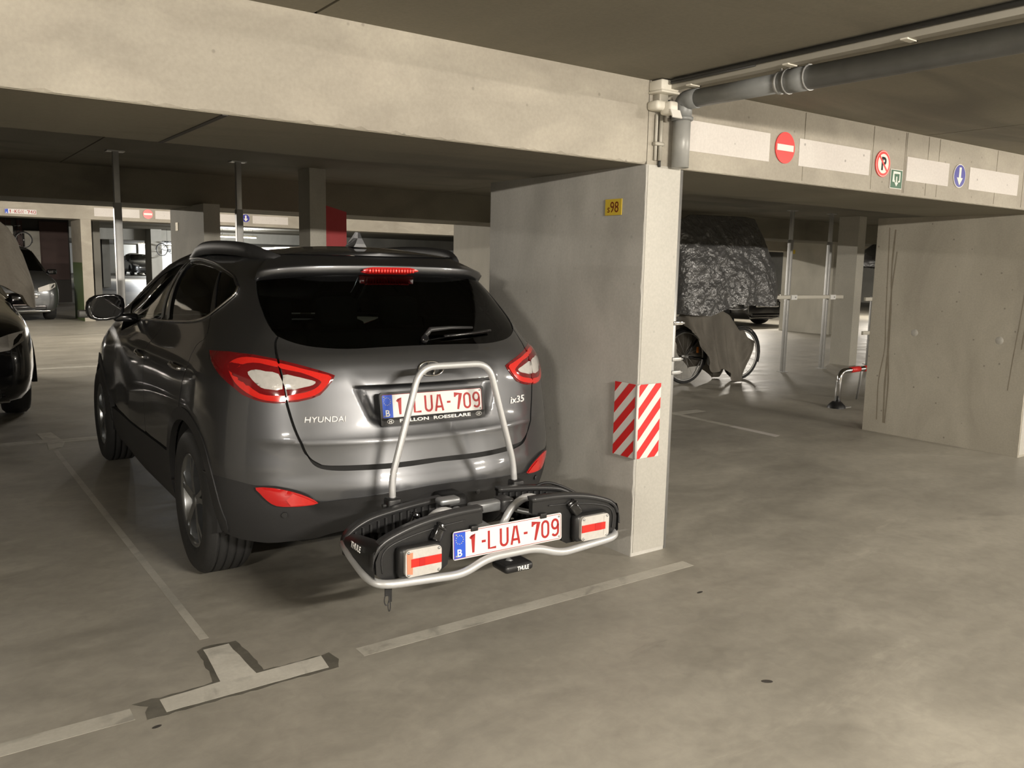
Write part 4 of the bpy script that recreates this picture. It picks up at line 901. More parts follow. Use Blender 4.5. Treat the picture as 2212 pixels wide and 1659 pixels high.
# --- floor pan and cabin
MB().bbox((-.45, -.62, .30), (.45, -.40, .42), .03).build('floor_pan', M['dark'], suv)
MB().bbox((-.54, -.5, .22), (.54, 3.1, .40), .03).build('floor_pan', M['dark'], suv)
MB().bbox((-.70, .45, .26), (.70, 2.2, .42), .03).build('floor_pan', M['dark'], suv)
MB().bbox((-.66, -.50, .55), (.66, .10, .92), .04).build('luggage_cover', M['dark'], suv)
MB().bbox((-.62, 1.9, .55), (.62, 2.35, 1.06), .06).build('dashboard', M['dark'], suv)
for y, xs_, lab in ((.35, (-.38, 0, .38), 'rear_seat'), (1.25, (-.36, .36), 'front_seat')):
    for x in xs_:
        so = MB().bbox((x-.21, y-.06, .45), (x+.21, y+.10, 1.12), .05).build(lab, M['seatgrey'], suv)
        MB().bbox((x-.12, y-.05, 1.14), (x+.12, y+.05, 1.31), .04).build('head_restraint', M['seatgrey'], so)
# ================================================================ THE TOW-BAR BIKE CARRIER
rack = thing('bike_carrier', 'black and silver tow-bar bike carrier with lights and number plate', 'bike carrier', (1.95, 4.06, 0), -CAR_TH)
# silver bumper tube that runs round the rear
side = [(-.572, -1.10, .405), (-.588, -1.20, .392), (-.590, -1.36, .350), (-.560, -1.425, .338)]
bt_path = side+[(-.235, -1.452, .328), (-.115, -1.442, .368)]
bt_path = bt_path+[(-x, y, z) for x, y, z in bt_path[::-1]]
MB().tube(fillet(bt_path, [0, .03, .06, .07, .05, .05, .05, .05, .07, .06, .03, 0], 5), .0165, 14).build('bumper_tube', M['alu'], rack)
hoop = [(-.312, -1.005, .40), (-.305, -.985, .612), (-.172, -.975, 1.070), (.172, -.975, 1.070), (.305, -.985, .612), (.312, -1.005, .40)]
MB().tube(fillet(hoop, [0, .05, .075, .075, .05, 0], 7), .0145, 14).build('support_hoop', M['alu'], rack)
for sx in (-1, 1):
    hb = MB().bbox((sx*.312-.03, -1.03, .41), (sx*.312+.03, -.975, .53), .008).build('hoop_bracket', M['plastic'], rack)
    MB().tube([(sx*.312-.045, -1.0, .50), (sx*.312+.045, -1.0, .50)], .009, 8).build('hinge_bolt', M['plastic2'], hb)
MB().tube([(0, -.90, .42), (0, -1.34, .40)], .030, 12).build('spine', M['alugrey'], rack)
MB().bbox((-.055, -1.02, .36), (.055, -.88, .50), .02).build('tow_ball_coupling', M['plastic'], rack)
MB().bbox((-.05, -1.22, .47), (.115, -1.165, .515), .010).build('coupling_lever', M['alugrey'], rack)
MB().bbox((.085, -1.235, .462), (.15, -1.155, .522), .012).build('lever_grip', M['plastic2'], rack)
MB().bbox((-.20, -1.215, .528), (-.105, -1.16, .556), .010).build('frame_clamp', M['alugrey'], rack)
for sx in (-1, 1):
    MB().tube(fillet([(sx*.30, -1.25, .47), (sx*.22, -1.24, .53), (sx*.13, -1.24, .49), (sx*.07, -1.26, .42)], .07, 5), .017, 12).build('folding_arm', M['alu'], rack)
    MB().tube(fillet([(sx*.02, -1.10, .44), (sx*.10, -1.16, .50), (sx*.17, -1.22, .46), (sx*.26, -1.30, .45)], .05, 4), .013, 10).build('link_bar', M['alugrey'], rack)
    MB().bbox((min(sx*.20, sx*.45), -1.36, .355), (max(sx*.20, sx*.45), -1.16, .37), .004).build('cross_plate', M['alugrey'], rack)
    sh = lambda P: [(sx*a, b) for a, b in P]
    near = [(-.572,.372),(-.575,.423),(-.560,.459),(-.518,.492),(-.455,.517),(-.36,.540),(-.25,.553),(-.165,.556),(-.120,.553),(-.120,.50),(-.255,.47),(-.275,.36),(-.30,.345),(-.50,.345),(-.55,.352)]
    ns = MB().prism(sh(near), 1, -1.405, -1.380).build('wheel_tray_panel', M['plastic'], rack)
    rimp = [(-.588, .405),(-.582,.450),(-.548,.492),(-.472,.523),(-.376,.546),(-.25,.561),(-.12,.564)]
    v = []; P = smooth2(sh(rimp), 5)
    for a, b in P: v += [(a, -1.412, b-.016), (a, -1.405, b+.004), (a, -1.365, b+.002), (a, -1.372, b-.014)]
    n = len(P); MB().add(v, [(i*4+k, i*4+(k+1) % 4, i*4+4+(k+1) % 4, i*4+4+k) for i in range(n-1) for k in range(4)]+[(0, 1, 2, 3), ((n-1)*4, (n-1)*4+3, (n-1)*4+2, (n-1)*4+1)], True).build('tray_rim', M['plastic2'], ns)
    rc = sh([(-.548,.375),(-.552,.43),(-.53,.467),(-.47,.49),(-.35,.512),(-.20,.523)])
    MB().tube([(a, -1.407, b) for a, b in smooth2(rc, 4)], .003, 5).build('panel_bead', M['plastic2'], ns)
    far = [(-.575,.36),(-.578,.414),(-.565,.441),(-.528,.470),(-.462,.497),(-.359,.514),(-.252,.526),(-.142,.534),(-.142,.50),(-.20,.40),(-.30,.36)]
    fs = MB().prism(sh(far), 1, -1.115, -1.095).build('wheel_tray_panel', M['plastic'], rack)
    P = smooth2(sh(far[1:8]), 5); v = []
    for a, b in P: v += [(a, -1.130, b-.012), (a, -1.128, b+.006), (a, -1.085, b+.006), (a, -1.088, b-.012)]
    n = len(P); MB().add(v, [(i*4+k, i*4+(k+1) % 4, i*4+4+(k+1) % 4, i*4+4+k) for i in range(n-1) for k in range(4)]+[(0, 1, 2, 3), ((n-1)*4, (n-1)*4+3, (n-1)*4+2, (n-1)*4+1)], True).build('tray_rim', M['plastic2'], fs)
    for k in range(12):      # ribs inside the tray
        x = sx*(-.53+.033*k); zt = float(np.interp(abs(x), [.142, .359, .53, .578], [.53, .51, .465, .41]))
        MB().box((x-.004, -1.125, .375), (x+.004, -1.113, zt-.012)).build('tray_rib', M['plastic2'], fs)
    # end panel with lettering
    v = []; ys = [-1.10, -1.16, -1.24, -1.32, -1.38, -1.41]
    for i, y in enumerate(ys):
        t = (y+1.10)/(-.31); xo = .580+.012*sin(pi*t); zt = .425+.05*t+.01*sin(pi*t); zb = .392-.04*t
        v += [(sx*-(xo-.035), y, zt+.018), (sx*-(xo-.010), y, zt+.006), (sx*-xo, y, zt-.02), (sx*-(xo+.002), y, zb+.01), (sx*-(xo-.02), y, zb-.012)]
    ep_ = MB().add(v, [(i*5+k, i*5+k+1, i*5+6+k, i*5+5+k) for i in range(len(ys)-1) for k in range(4)], True).build('end_panel', M['plastic'], rack)
    if sx == 1:   # lettering on the left end (sx mirrors x: sx*-0.58 is the left side when sx is +1)
        me = text_mesh('THULE', .024, .088, .0008, bold=.035)
        put('maker_lettering', me, M['white'], ep_, (-.5965, -1.275, .447), (radians(-8), 0, radians(-90)))
    MB().box((min(sx*.16, sx*.56), -1.40, .375), (max(sx*.16, sx*.56), -1.115, .385)).build('tray_floor', M['plastic'], rack)
    # lamp cluster
    lx = sx*.408
    lh = MB().bbox((lx-.093, -1.448, .352), (lx+.088, -1.400, .474), .02).build('light_housing', M['plastic'], rack)
    lens = MB().prism([(lx+a, .414+b) for a, b in rrect(.150, .104, .018)], 1, -1.462, -1.446).build('rear_light', M['lens_clear'], rack)
    out = sx*.048
    MB().prism([(lx-.073+(0 if sx > 0 else .020), .3995), (lx+.073-(0 if sx < 0 else .020), .3995), (lx+.073-(0 if sx < 0 else .020), .431), (lx-.073+(0 if sx > 0 else .020), .431)], 1, -1.4655, -1.460).build('red_band', M['lens_bright'], lens)
    MB().prism([(lx+(-.004 if sx > 0 else -.02), .3995), (lx+(.03 if sx > 0 else .004), .3995), (lx+(.03 if sx > 0 else .004), .431), (lx+(-.004 if sx > 0 else -.02), .431)], 1, -1.4665, -1.464).build('reflector_square', M['lens_red'], lens)
    MB().prism([(lx+sx*.046, .372), (lx+sx*.068, .376), (lx+sx*.070, .452), (lx+sx*.046, .456)], 1, -1.4640, -1.458).build('indicator_window', M['lens_orange'] if sx < 0 else M['lens_clear'], lens)
    for a in (-.063, .063):
        for b in (-.042, .042): MB().lathe([(0, -1.467), (.005, -1.466), (.006, -1.460)], (lx+a, 0, .414+b), 1, 10).build('lens_screw', M['galv'], lens)
    # wheel-strap buckles
    for (bx, by, bz) in ((-.325, -1.418, .500), (-.285, -1.135, .462)):
        bk = bpy.data.objects.new('strap_buckle', MB().bbox((-.020, -.014, -.036), (.020, .014, .036), .006).me('strap_buckle')); bk.data.materials.append(M['blacktrim']); COL.objects.link(bk); bk.parent = rack
        bk.location = (sx*bx*-1*(-1), by, bz); bk.rotation_euler = (radians(-14), radians(-sx*-34), 0)
        put('buckle_lip', MB().bbox((-.021, -.020, .012), (.021, .016, .024), .003).me('buckle_lip'), M['blacktrim'], bk)
# rubber wheel strap arched over the right far tray, loose straps under the left end
MB().tube([tuple(q) for q in fillet([(.33, -1.10, .505), (.37, -1.10, .522), (.42, -1.10, .526), (.50, -1.10, .497), (.60, -1.10, .444), (.663, -1.10, .408), (.60, -1.14, .405)], .04, 4)], .0065, 8).build('wheel_strap', M['plastic'], rack)
for x, y, z0, z1, w in ((-.515, -1.38, .325, .235, .012), (-.495, -1.36, .325, .20, .006)):
    MB().box((x-w, y-.002, z1+.04), (x+w, y+.002, z0)).build('loose_strap', M['plastic'], rack)
    MB().tube([(x+w*.8*cos(t)-.004, y, z1+.025+.022*sin(t)) for t in [2*pi*k/14 for k in range(14)]], .0022, 5, True).build('strap_ring', M['plastic2'], rack)
fp_ = MB().bbox((-.048, -1.47, .292), (.088, -1.36, .326), .014, 3).build('tilt_pedal', M['plastic'], rack)
put('maker_lettering', text_mesh('THULE', .018, .056, .0008, bold=.035), M['white'], fp_, (.034, -1.4705, .309))
MB().tube([(0, -1.40, .33), (.02, -1.42, .312)], .012, 8).build('pedal_arm', M['alugrey'], rack)
MB().bbox((-.255, -1.415, .375), (.255, -1.400, .478), .004).build('plate_holder', M['plastic'], rack)
for x in (-.165, .165): MB().bbox((x-.016, -1.424, .478), (x+.016, -1.396, .500), .003).build('plate_clip', M['plastic'], rack)
number_plate(rack, 'number_plate', (0.0, -1.420, .432), -.05, 0)
# ================================================================ FIXTURES ON BEAM AND PIERS
# drain pipe: along the ceiling towards the viewer, elbow, down in front of the beam and the pier end
dp = thing('drain_pipe', 'grey plastic drain pipe with elbow running under the ceiling and down the pier', 'pipe', (3.19, 3.03, 0))
rx_, ry_ = 3.19, 3.03
MB().tube([(3.27-rx_, 3.12-ry_, .0), (3.27-rx_, 3.12-ry_, 2.0)], .028, 14).build('lower_pipe', M['galv'], dp)
MB().tube([(0, 0, 2.0), (0, 0, 2.245)], .043, 18).build('down_pipe', M['pipe2'], dp)
MB().tube(fillet([(0, 0, 2.235), (0, 0, 2.325), (0.0, -.10, 2.322)], .07, 8), .047, 18).build('elbow', M['pipe'], dp)
MB().lathe([(.044, 2.225), (.054, 2.228), (.054, 2.243), (.044, 2.246)], (0, 0, 0), 2, 20).build('collar', M['pipe'], dp)
MB().tube([(0, -.09, 2.322), (.0, -.62, 2.318)], .043, 18).build('ceiling_pipe', M['pipe'], dp)
MB().tube([(.0, -.60, 2.318), (.0, -.72, 2.317)], .052, 18).build('socket', M['pipe'], dp)
for y in (-.615, -.72): MB().tube([(0, y, 2.318), (0, y-.006, 2.318)], .055, 18).build('socket_ring', M['galv'], dp)
MB().tube([(.0, -.70, 2.317), (.03, -4.2, 2.302)], .050, 18).build('ceiling_pipe', M['pipe'], dp)
MB().tube([(0, -.565, 2.318), (0, -.580, 2.318)], .049, 18).build('pipe_clip', M['galv'], dp)
MB().tube([(0, -.572, 2.36), (0, -.572, 2.405)], .006, 8).build('clip_rod', M['galv'], dp)
# cable tray with its brackets
ct = thing('cable_tray', 'slim grey cable tray with white clips beside the ceiling pipe', 'cable tray', (3.092, 3.0, 2.372))
MB().box((-.018, -4.2, -.012), (.030, 0, .020)).build('tray_profile', M['tray'], ct)
MB().tube([(-.036, -4.2, .022), (-.036, -.02, .020)], .011, 8).build('cable', M['cable'], ct)
MB().tube([(-.040, -.02, .010), (-.036, -.30, .010), (-.024, -.5, .012)], .007, 8).build('cable', M['cable'], ct)
for y in (-.12, -.66, -1.18, -1.72):
    c = MB().box((-.030, y-.014, -.016), (.040, y+.014, -.010)); c.box((.034, y-.014, -.016), (.040, y+.014, .034)); c.box((-.030, y-.014, .028), (.040, y+.014, .034))
    c.build('tray_clip', M['pvc'], ct)
# junction box and motion sensor on the beam
jb = thing('junction_box', 'cream junction box tucked under the ceiling at the beam corner', 'junction box', (3.07, 3.05, 2.355))
MB().bbox((-.06, -.05, -.005), (.06, .04, .045), .008).build('box_body', M['pvc'], jb)
MB().bbox((-.062, -.054, -.016), (.062, .04, -.004), .005).build('box_lid', M['pvc'], jb)
MB().bbox((-.03, -.01, -.06), (.03, .04, -.012), .006).build('mounting_block', M['tray'], jb)
ms = thing('motion_sensor', 'white motion sensor on the beam below the junction box', 'sensor', (3.055, 3.06, 2.255))
MB().bbox((-.055, -.045, .005), (.035, .03, .050), .014).build('sensor_base', M['pvc'], ms)
hd = MB().bbox((-.005, -.085, -.015), (.050, -.01, .046), .012).build('sensor_head', M['pvc'], ms)
MB().prism([(-.035, -.030), (.030, -.030), (.030, .012), (-.035, .012)], 1, -.006, .0).build('sensor_lens', M['signwhite'], hd, (.028, -.086, -.008), (radians(-25), 0, 0))
cd = thing('conduit', 'thin grey conduit with cable running down from the motion sensor', 'conduit', (3.09, 3.075, 2.0))
MB().tube([(0, 0, .0), (0, 0, .035)], .007, 8).build('cable', M['cable'], cd)
MB().tube([(0, 0, .03), (0, 0, .25)], .010, 10).build('conduit_tube', M['tray'], cd)
MB().tube([(-.026, .005, .03), (-.026, .005, .25)], .008, 8).build('conduit_tube', M['fargrey'], cd)
MB().bbox((-.045, -.014, .10), (.018, .012, .118), .004).build('conduit_clip', M['tray'], cd)
MB().tube(fillet([(.045, 0, .27), (.045, .0, .30), (.04, 0, .325)], .02, 4), .012, 8).build('conduit_bend', M['cable'], cd)
# ---------------------------------------------------------------- traffic signs stuck to the beam
def round_sign(name, label, x, z, r, m, y=3.086):
    t = thing(name, label, 'sign', (x, y, z)); MB().prism(disc(r, 40), 1, -.003, .002).build('sign_disc', m, t); return t
ne = round_sign('no_entry_sign', 'round red no-entry sign on the beam right of the drain pipe', 4.083, 2.187, .086, M['signred'])
MB().box((-.073, -.0045, -.017), (.073, -.0025, .017)).build('white_bar', M['signwhite'], ne)
npk = round_sign('no_parking_sign', 'round white no-parking sign with red ring and crossed-out letter P', 5.068, 2.183, .082, M['signred'])
MB().prism(disc(.078, 40), 1, -.0036, -.003).build('outer_line', M['signwhite'], npk); MB().prism(disc(.075, 40), 1, -.0042, -.0036).build('red_ring', M['signred'], npk)
MB().prism(disc(.060, 40), 1, -.0048, -.0042).build('white_field', M['signwhite'], npk)
put('letter_p', text_mesh('P', .082, .052, .0006, bold=.03), M['blackprint'], npk, (.006, -.0050, 0))
MB().prism([(-.047, .037), (-.039, .047), (.047, -.037), (.039, -.047)], 1, -.0062, -.0054).build('red_slash', M['signred'], npk)
ex = thing('exit_sign', 'small square green emergency route sign below the no-parking sign', 'sign', (5.232, 3.086, 2.10))
MB().box((-.068, -.003, -.060), (.068, .002, .060)).build('sign_plate', M['signwhite'], ex); MB().box((-.064, -.0038, -.056), (.064, -.0028, .056)).build('green_field', M['signgreen'], ex)
strokes([[(-.018, -.014), (-.036, -.014), (-.036, .040), (.036, .040), (.036, -.014), (.018, -.014)]], .012, -.0050).build('pictogram_frame', M['signwhite'], ex)
MB().prism([(-.006, .016), (.006, .016), (.006, -.022), (.022, -.020), (0, -.046), (-.022, -.020), (-.006, -.022)], 1, -.0050, -.0040).build('arrow', M['signwhite'], ex)
ar = round_sign('direction_sign', 'round blue sign with white downward arrow near the right end of the beam', 6.022, 2.18, .080, M['signwhite'])
MB().prism(disc(.075, 40), 1, -.004, -.003).build('blue_field', M['signblue'], ar)
MB().prism([(-.014, .058), (.014, .058), (.014, -.012), (.040, -.012), (0, -.064), (-.040, -.012), (-.014, -.012)], 1, -.0052, -.0040).build('arrow', M['signwhite'], ar)
# the same signs far away on the beam beyond the far aisle
fn = round_sign('no_entry_sign', 'small far no-entry sign on the distant lit beam', 4.93, 2.555, .112, M['signred'], 21.99); MB().box((-.095, -.008, -.022), (.095, -.004, .022)).build('white_bar', M['signwhite'], fn)
fa = round_sign('direction_sign', 'small far blue arrow sign on the distant lit beam', 7.30, 2.57, .105, M['signwhite'], 21.99)
MB().prism(disc(.10, 32), 1, -.006, -.003).build('blue_field', M['signblue'], fa); MB().prism([(-.02, .07), (.02, .07), (.02, -.01), (.055, -.01), (0, -.08), (-.055, -.01), (-.02, -.01)], 1, -.009, -.006).build('arrow', M['signwhite'], fa)
fpn = thing('number_plate_sign', 'number plate fixed to the far beam at upper left', 'sign', (2.257, 21.985, 2.475))
number_plate(fpn, 'plate', (0, 0, 0), 0, 0, '1-KGN-740'); fpn.scale = (1.19, 1.0, .95)
# ---------------------------------------------------------------- bay number plate and corner guard
bn = thing('bay_number_sign', 'small yellow bay number plate reading s98 on the grey pier side', 'sign', (3.0095, 3.31, 1.81), -pi/2)
MB().box((-.062, -.002, -.041), (.062, .002, .041)).build('sign_plate', M['yellow'], bn)
put('letter', text_mesh('s', .026, .017, .0006), M['brownprint'], bn, (-.034, -.0024, -.014)); put('digits', text_mesh('98', .055, .062, .0006), M['brownprint'], bn, (.010, -.0024, 0))
cg = thing('corner_guard', 'red and white striped corner guard wrapped round the pier edge', 'corner guard', (3.0, 3.07, .53))
GH, GW = .385, .165
MB().box((-.004, -.004, 0), (.004, GW, GH)).build('guard_leaf', M['guardwhite'], cg); MB().box((-.004, -.008, 0), (GW-.004, .000, GH)).build('guard_leaf', M['guardwhite'], cg)
def clip_poly(P, w, h):
    def cut(P, f, g):
        o = []
        for i in range(len(P)):
            a, b = P[i-1], P[i]; fa_, fb2 = f(a), f(b)
            if fa_ >= 0: o.append(a) if False else None
            if (fa_ >= 0) != (fb2 >= 0): t = fa_/(fa_-fb2); o.append((a[0]+(b[0]-a[0])*t, a[1]+(b[1]-a[1])*t))
            if fb2 >= 0: o.append(b)
        return o
    for f in (lambda q: q[0], lambda q: w-q[0], lambda q: q[1], lambda q: h-q[1]):
        if P: P = cut(P, f, None)
    return P
pit = .113; sw = .057
for k in range(-3, 6):
    z0 = k*pit-.02
    P = clip_poly([(0, z0), (GW-.012, z0+GW*.98), (GW-.012, z0+GW*.98+sw), (0, z0+sw)], GW-.012, GH)
    if len(P) > 2: MB().prism([(-.0 + a, b) for a, b in P], 1, -.0092, -.0078).build('red_stripe', M['guardred'], cg, (.006, 0, 0))
    P = clip_poly([(0, z0+.06), (GW-.012, z0+.06-GW*.98), (GW-.012, z0+.06-GW*.98+sw), (0, z0+.06+sw)], GW-.012, GH)
    if len(P) > 2: MB().prism([(a, b) for a, b in P], 0, -.0052, -.0038).build('red_stripe', M['guardred'], cg, (0, .010, 0))
MB().tube([(-.003, -.006, 0), (-.003, -.006, GH)], .007, 8).build('guard_edge', M['guardwhite'], cg)
for z in (1.22, 1.03, .96):
    pc = thing('pipe_bracket', {1.22: 'upper shiny pipe bracket on the pier end', 1.03: 'grey pipe bracket at the middle of the pier end', .96: 'lowest rusty pipe bracket on the pier end'}[z], 'bracket', (3.285, 3.10, z))
    MB().bbox((-.03, -.022, -.010), (.035, .02, .010), .003).build('bracket_band', M['chrome'] if z > 1.1 else M['galv'], pc); MB().tube([(.02, -.015, 0), (.045, -.02, 0)], .005, 8).build('bolt', M['galv'], pc)
# ================================================================ OTHER CARS
def simple_car(name, label, paint, loc, rz, L=4.4, W=.90, H=1.55, sc=1.0, group=None, plate=None):
    """hatchback whose nose is at y = 0 and points to -y"""
    c = thing(name, label, 'car', loc, rz, group); c.scale = (sc, sc, sc)
    ST = [  # y, half width, bottom, belt, top, roof half width
     (0.00, .60, .26, .62, .66, .45), (.05, .76, .20, .70, .74, .56), (.18, .87, .17, .80, .84, .66), (.45, .92, .17, .88, .94, .72), (.95, W, .18, .94, 1.01, .74), (1.25, W, .18, .97, 1.06, .72),
     (1.55, W, .18, .99, 1.22, .66), (1.95, W, .18, 1.00, H-.10, .61), (2.35, W, .18, 1.00, H, .60), (3.10, W, .18, 1.02, H-.01, .60), (3.75, W, .20, 1.05, H-.09, .58), (4.10, .88, .24, 1.08, H-.32, .60), (4.28, .84, .28, 1.06, 1.14, .62), (4.36, .76, .34, 1.0, 1.04, .60), (4.40, .6, .4, .92, .95, .5)]
    R = []
    for y, w, zb, zl, zt, rw in ST:
        y = y*L/4.4; half = [(0, zb), (w*.85, zb), (w*.96, zb+.10), (w, (zb+zl)/2), (w*.985, zl-.12), (w*.95, zl), (rw+(w*.95-rw)*.12, zl+(zt-zl)*.82), (rw*.90, zt), (rw*.5, zt+.015), (0, zt+.02)]
        R.append([(x, y, z) for x, z in half]+[(-x, y, z) for x, z in half[-2:0:-1]])
    n = len(R[0]); v = [p for r in R for p in r]
    glass_f, body_f = [], []
    for i in range(len(R)-1):
        for k in range(n):
            q = (i*n+k, (i+1)*n+k, (i+1)*n+(k+1) % n, i*n+(k+1) % n)
            ym = (R[i][0][1]+R[i+1][0][1])/2*4.4/L; side = k in (5, n-6-1+1-0) or k == n-6; topk = 7 <= k <= n-8
            g = (k in (5, n-6) and 1.5 < ym < 4.0) or (6 <= k <= n-7 and 1.2 < ym < 2.0) or (6 <= k <= n-7 and 3.8 < ym < 4.25)
            (glass_f if g else body_f).append(q)
    body_f += [tuple(range(n)), tuple((len(R)-1)*n+k for k in range(n))[::-1]]
    b = MB().add(v, body_f, True).build('body', paint, c)
    MB().add(v, glass_f, True).build('windows', M['glass'], c)
    m_ = b.modifiers.new('sub', 'SUBSURF'); m_.levels = m_.render_levels = 1
    for y in (.85*L/4.4, 3.45*L/4.4):
        for sx in (-1, 1):
            t = MB().lathe([(.20, -.10), (.30, -.11), (.33, -.08), (.335, 0), (.33, .08), (.30, .11), (.20, .10)], (0, 0, 0), 0, 28).build('tyre', M['rubber'], c, (sx*(W-.15), y, .335))
            MB().lathe([(0, -.06*-sx), (.05, -.09*-sx), (.16, -.085*-sx), (.205, -.10*-sx), (.205, 0)], (0, 0, 0), 0, 24).build('rim', M['rimdark'], t)
            MB().prism([(y+.40*cos(a), .335+.40*sin(a)) for a in [pi*k/16 for k in range(17)]], 0, sx*(W-.22), sx*(W+.001)).build('wheel_arch', M['dark'], c)
    for sx in (-1, 1):
        MB().add([(sx*.46, -.015, .64), (sx*.68, .025, .67), (sx*.80, .13, .74), (sx*.82, .27, .82), (sx*.68, .09, .80), (sx*.46, .02, .72), (sx*.6, .2, .70)], [(0, 1, 2, 3, 4, 5), (0, 1, 6), (1, 2, 6), (2, 3, 6), (3, 4, 6), (4, 5, 6), (5, 0, 6)]).build('headlight', M['lens_clear'], c)
        ml = MB().bbox((sx*.93-.10, 1.52, .98), (sx*.93+.10, 1.62, 1.10), .03).build('door_mirror', M['blackpaint'], c)
        fg = MB().lathe([(0, -.01), (.05, -.012), (.06, .01)], (sx*.70, .09, .40), 1, 18).build('fog_light', M['lens_clear'], c)
    MB().bbox((-.45, -.02, .50), (.45, .03, .62), .02).build('grille', M['chrome'], c)
    for z in (.53, .56, .59): MB().box((-.42, -.028, z-.006), (.42, -.018, z+.006)).build('grille_bar', M['blacktrim'], c)
    MB().bbox((-.60, .0, .26), (.60, .05, .36), .02).build('lower_intake', M['blacktrim'], c)
    MB().bbox((-.66, -.0, .225), (.66, .045, .245), .006).build('bumper_strip', M['chrome'], c)
    if plate: number_plate(c, 'number_plate', (0, -.035, .42), 0, 0, plate)
    return c
simple_car('black_car', 'black car at the left edge parked nose towards the grey SUV', M['blackpaint'], (.03, 8.45, 0), 0, W=.92, H=1.6, sc=1.02)
simple_car('graphite_car', 'graphite car parked nose-out under the far beam at left', M['silverpaint'], (2.03, 22.1, 0), 0, W=.90, H=1.62, sc=1.08, plate='1-LUA-700')
simple_car('hatchback', 'small distant dark car against the white end wall', M['silverpaint'], (17.4, 79, 0), 0, sc=1.25)
simple_car('black_car', 'black car half hidden behind the deep right pier', M['blackpaint'], (19.0, 14.6, 0), 0, W=.92, H=1.62, sc=1.05)
# ================================================================ POSTS AND RAILS OF THE BIKE RACKS
for x, lab in ((1.525, 'grey steel post with top plate behind the door mirror of the SUV'), (2.555, 'grey steel post with top plate above the SUV roof'), (10.70, 'left one of the two steel posts beside the hanging plastic sheet'), (11.67, 'right one of the two steel posts beside the hanging plastic sheet'), (12.96, 'white steel post right of the grey column')):
    z1 = 2.39 if x < 12 else 1.12
    p_ = thing('steel_post', lab, 'post', (x, 7.88, 0), 0, 'bike rack posts')
    MB().bbox((-.030, -.030, 0), (.030, .030, z1 if x > 12 else 1.96), .005).build('post_tube', M['galv'], p_)
    if x < 12:
        MB().bbox((-.024, -.024, 1.9), (.024, .024, z1), .004).build('inner_tube', M['galv'], p_)
        MB().box((-.07, -.05, z1-.010), (.07, .05, z1)).build('top_plate', M['galv'], p_)
    MB().box((-.06, -.06, 0), (.06, .06, .008)).build('base_plate', M['galv'], p_)
rl = thing('wall_rail', 'grey horizontal rail behind the SUV door mirror', 'rail', (1.17, 7.80, 1.0)); MB().bbox((0, -.03, 0), (1.6, .03, .065), .012).build('rail_beam', M['galv'], rl)
for x in (.355, 1.385): MB().box((x-.03, .028, .01), (x+.03, .05, .055)).build('rail_bracket', M['galv'], rl)
rl = thing('rack_rail', 'white horizontal rail between the posts beside the plastic sheet', 'rail', (10.06, 7.82, 1.095)); MB().bbox((0, -.03, 0), (1.94, .02, .055), .008).build('rail_beam', M['pvc'], rl)
for x in (.64, 1.61):
    b_ = MB().box((x-.035, -.045, -.01), (x+.10, -.028, .06)).build('rail_bracket', M['white'], rl); MB().tube([(x+.06, -.052, .025), (x+.06, -.044, .025)], .012, 10).build('bolt', M['galv'], b_)
for z, lab in ((1.05, 'upper white rail right of the grey column'), (.50, 'lower white rail right of the grey column')):
    rl = thing('rack_rail', lab, 'rail', (12.64, 7.815, z)); MB().bbox((0, -.012, 0), (1.4, .028, .06), .008).build('rail_beam', M['pvc'], rl); MB().bbox((1.38, -.016, -.005), (1.42, .032, .065), .006).build('end_cap', M['galv'], rl)
# ================================================================ COVERS
def noise3(x, y, z):
    return (sin(x*3.1+1.3*sin(y*2.3+z))+sin(y*4.7+1.7*sin(z*3.3+x*2))+sin(z*5.3+1.1*sin(x*4.1+y)))/3
def ridged(u, v, s):
    t = 0; a = 1
    for o in range(4):
        t += a*(1-2*abs(noise3(u*s*(1+.3*o), v*s*1.2+o*7.1, o*3.7))); a *= .55; s *= 1.9
    return t/2
def bag(name, label, m, x0, x1, yc, dep, top, bot, nx=70, nz=60, amp=.05, s=2.2, folds=0):
    """draped sheet: front and back walls between a top line and a bottom line given over x"""
    v = []; f = []
    for side in (-1, 1):
        for i in range(nx+1):
            u = i/nx; x = x0+(x1-x0)*u; zt = np.interp(u, *zip(*top)); zb = np.interp(u, *zip(*bot)); edge = (max(0, 1-(2*u-1)**8))**.5
            for j in range(nz+1):
                w = j/nz; z = zt+(zb-zt)*w; d = dep*edge*(1-(1-w)**3*.9)*(.75+.35*w)
                k = ridged(x, z, s)*amp*min(1, 6*w+.1)*min(1, 6*min(u, 1-u)+.1)+folds*sin(x*21+2*sin(z*2))*w
                v.append((x+.02*ridged(z, x, 3)*(1 if 0 < i < nx else 0), yc+side*(d+k*1.0), z+.015*ridged(x+3, z, 3)*(1 if j else 0)))
    st = (nx+1)*(nz+1)
    for sd in (0, 1):
        for i in range(nx):
            for j in range(nz):
                a = sd*st+i*(nz+1)+j; q = (a, a+1, a+nz+2, a+nz+1); f.append(q if sd else q[::-1])
    for i in range(nx): a = i*(nz+1); f.append((a, a+nz+1, st+a+nz+1, st+a))
    for i, e in ((0, 0), (nx, 0)):
        for j in range(nz): a = i*(nz+1)+j; f.append((a, a+1, st+a+1, st+a))
    o = MB().add([(x-x0, y-yc, z) for x, y, z in v], f, True).build(name, m, None, (x0, yc, 0)); tag(o, label, 'cover'); return o
bag('plastic_sheet', 'crumpled black plastic sheet hanging over a stored bike beside the pier', M['tarp'], 8.05, 10.03, 7.66, .24,
    [(0, 2.10), (.12, 2.20), (.65, 2.22), (.76, 2.20), (.90, 1.86), (1, 1.52)], [(0, .92), (.2, .90), (.32, .97), (.48, 1.04), (.7, 1.02), (.93, 1.0), (1, 1.15)], 110, 90, amp=.05, s=1.6)
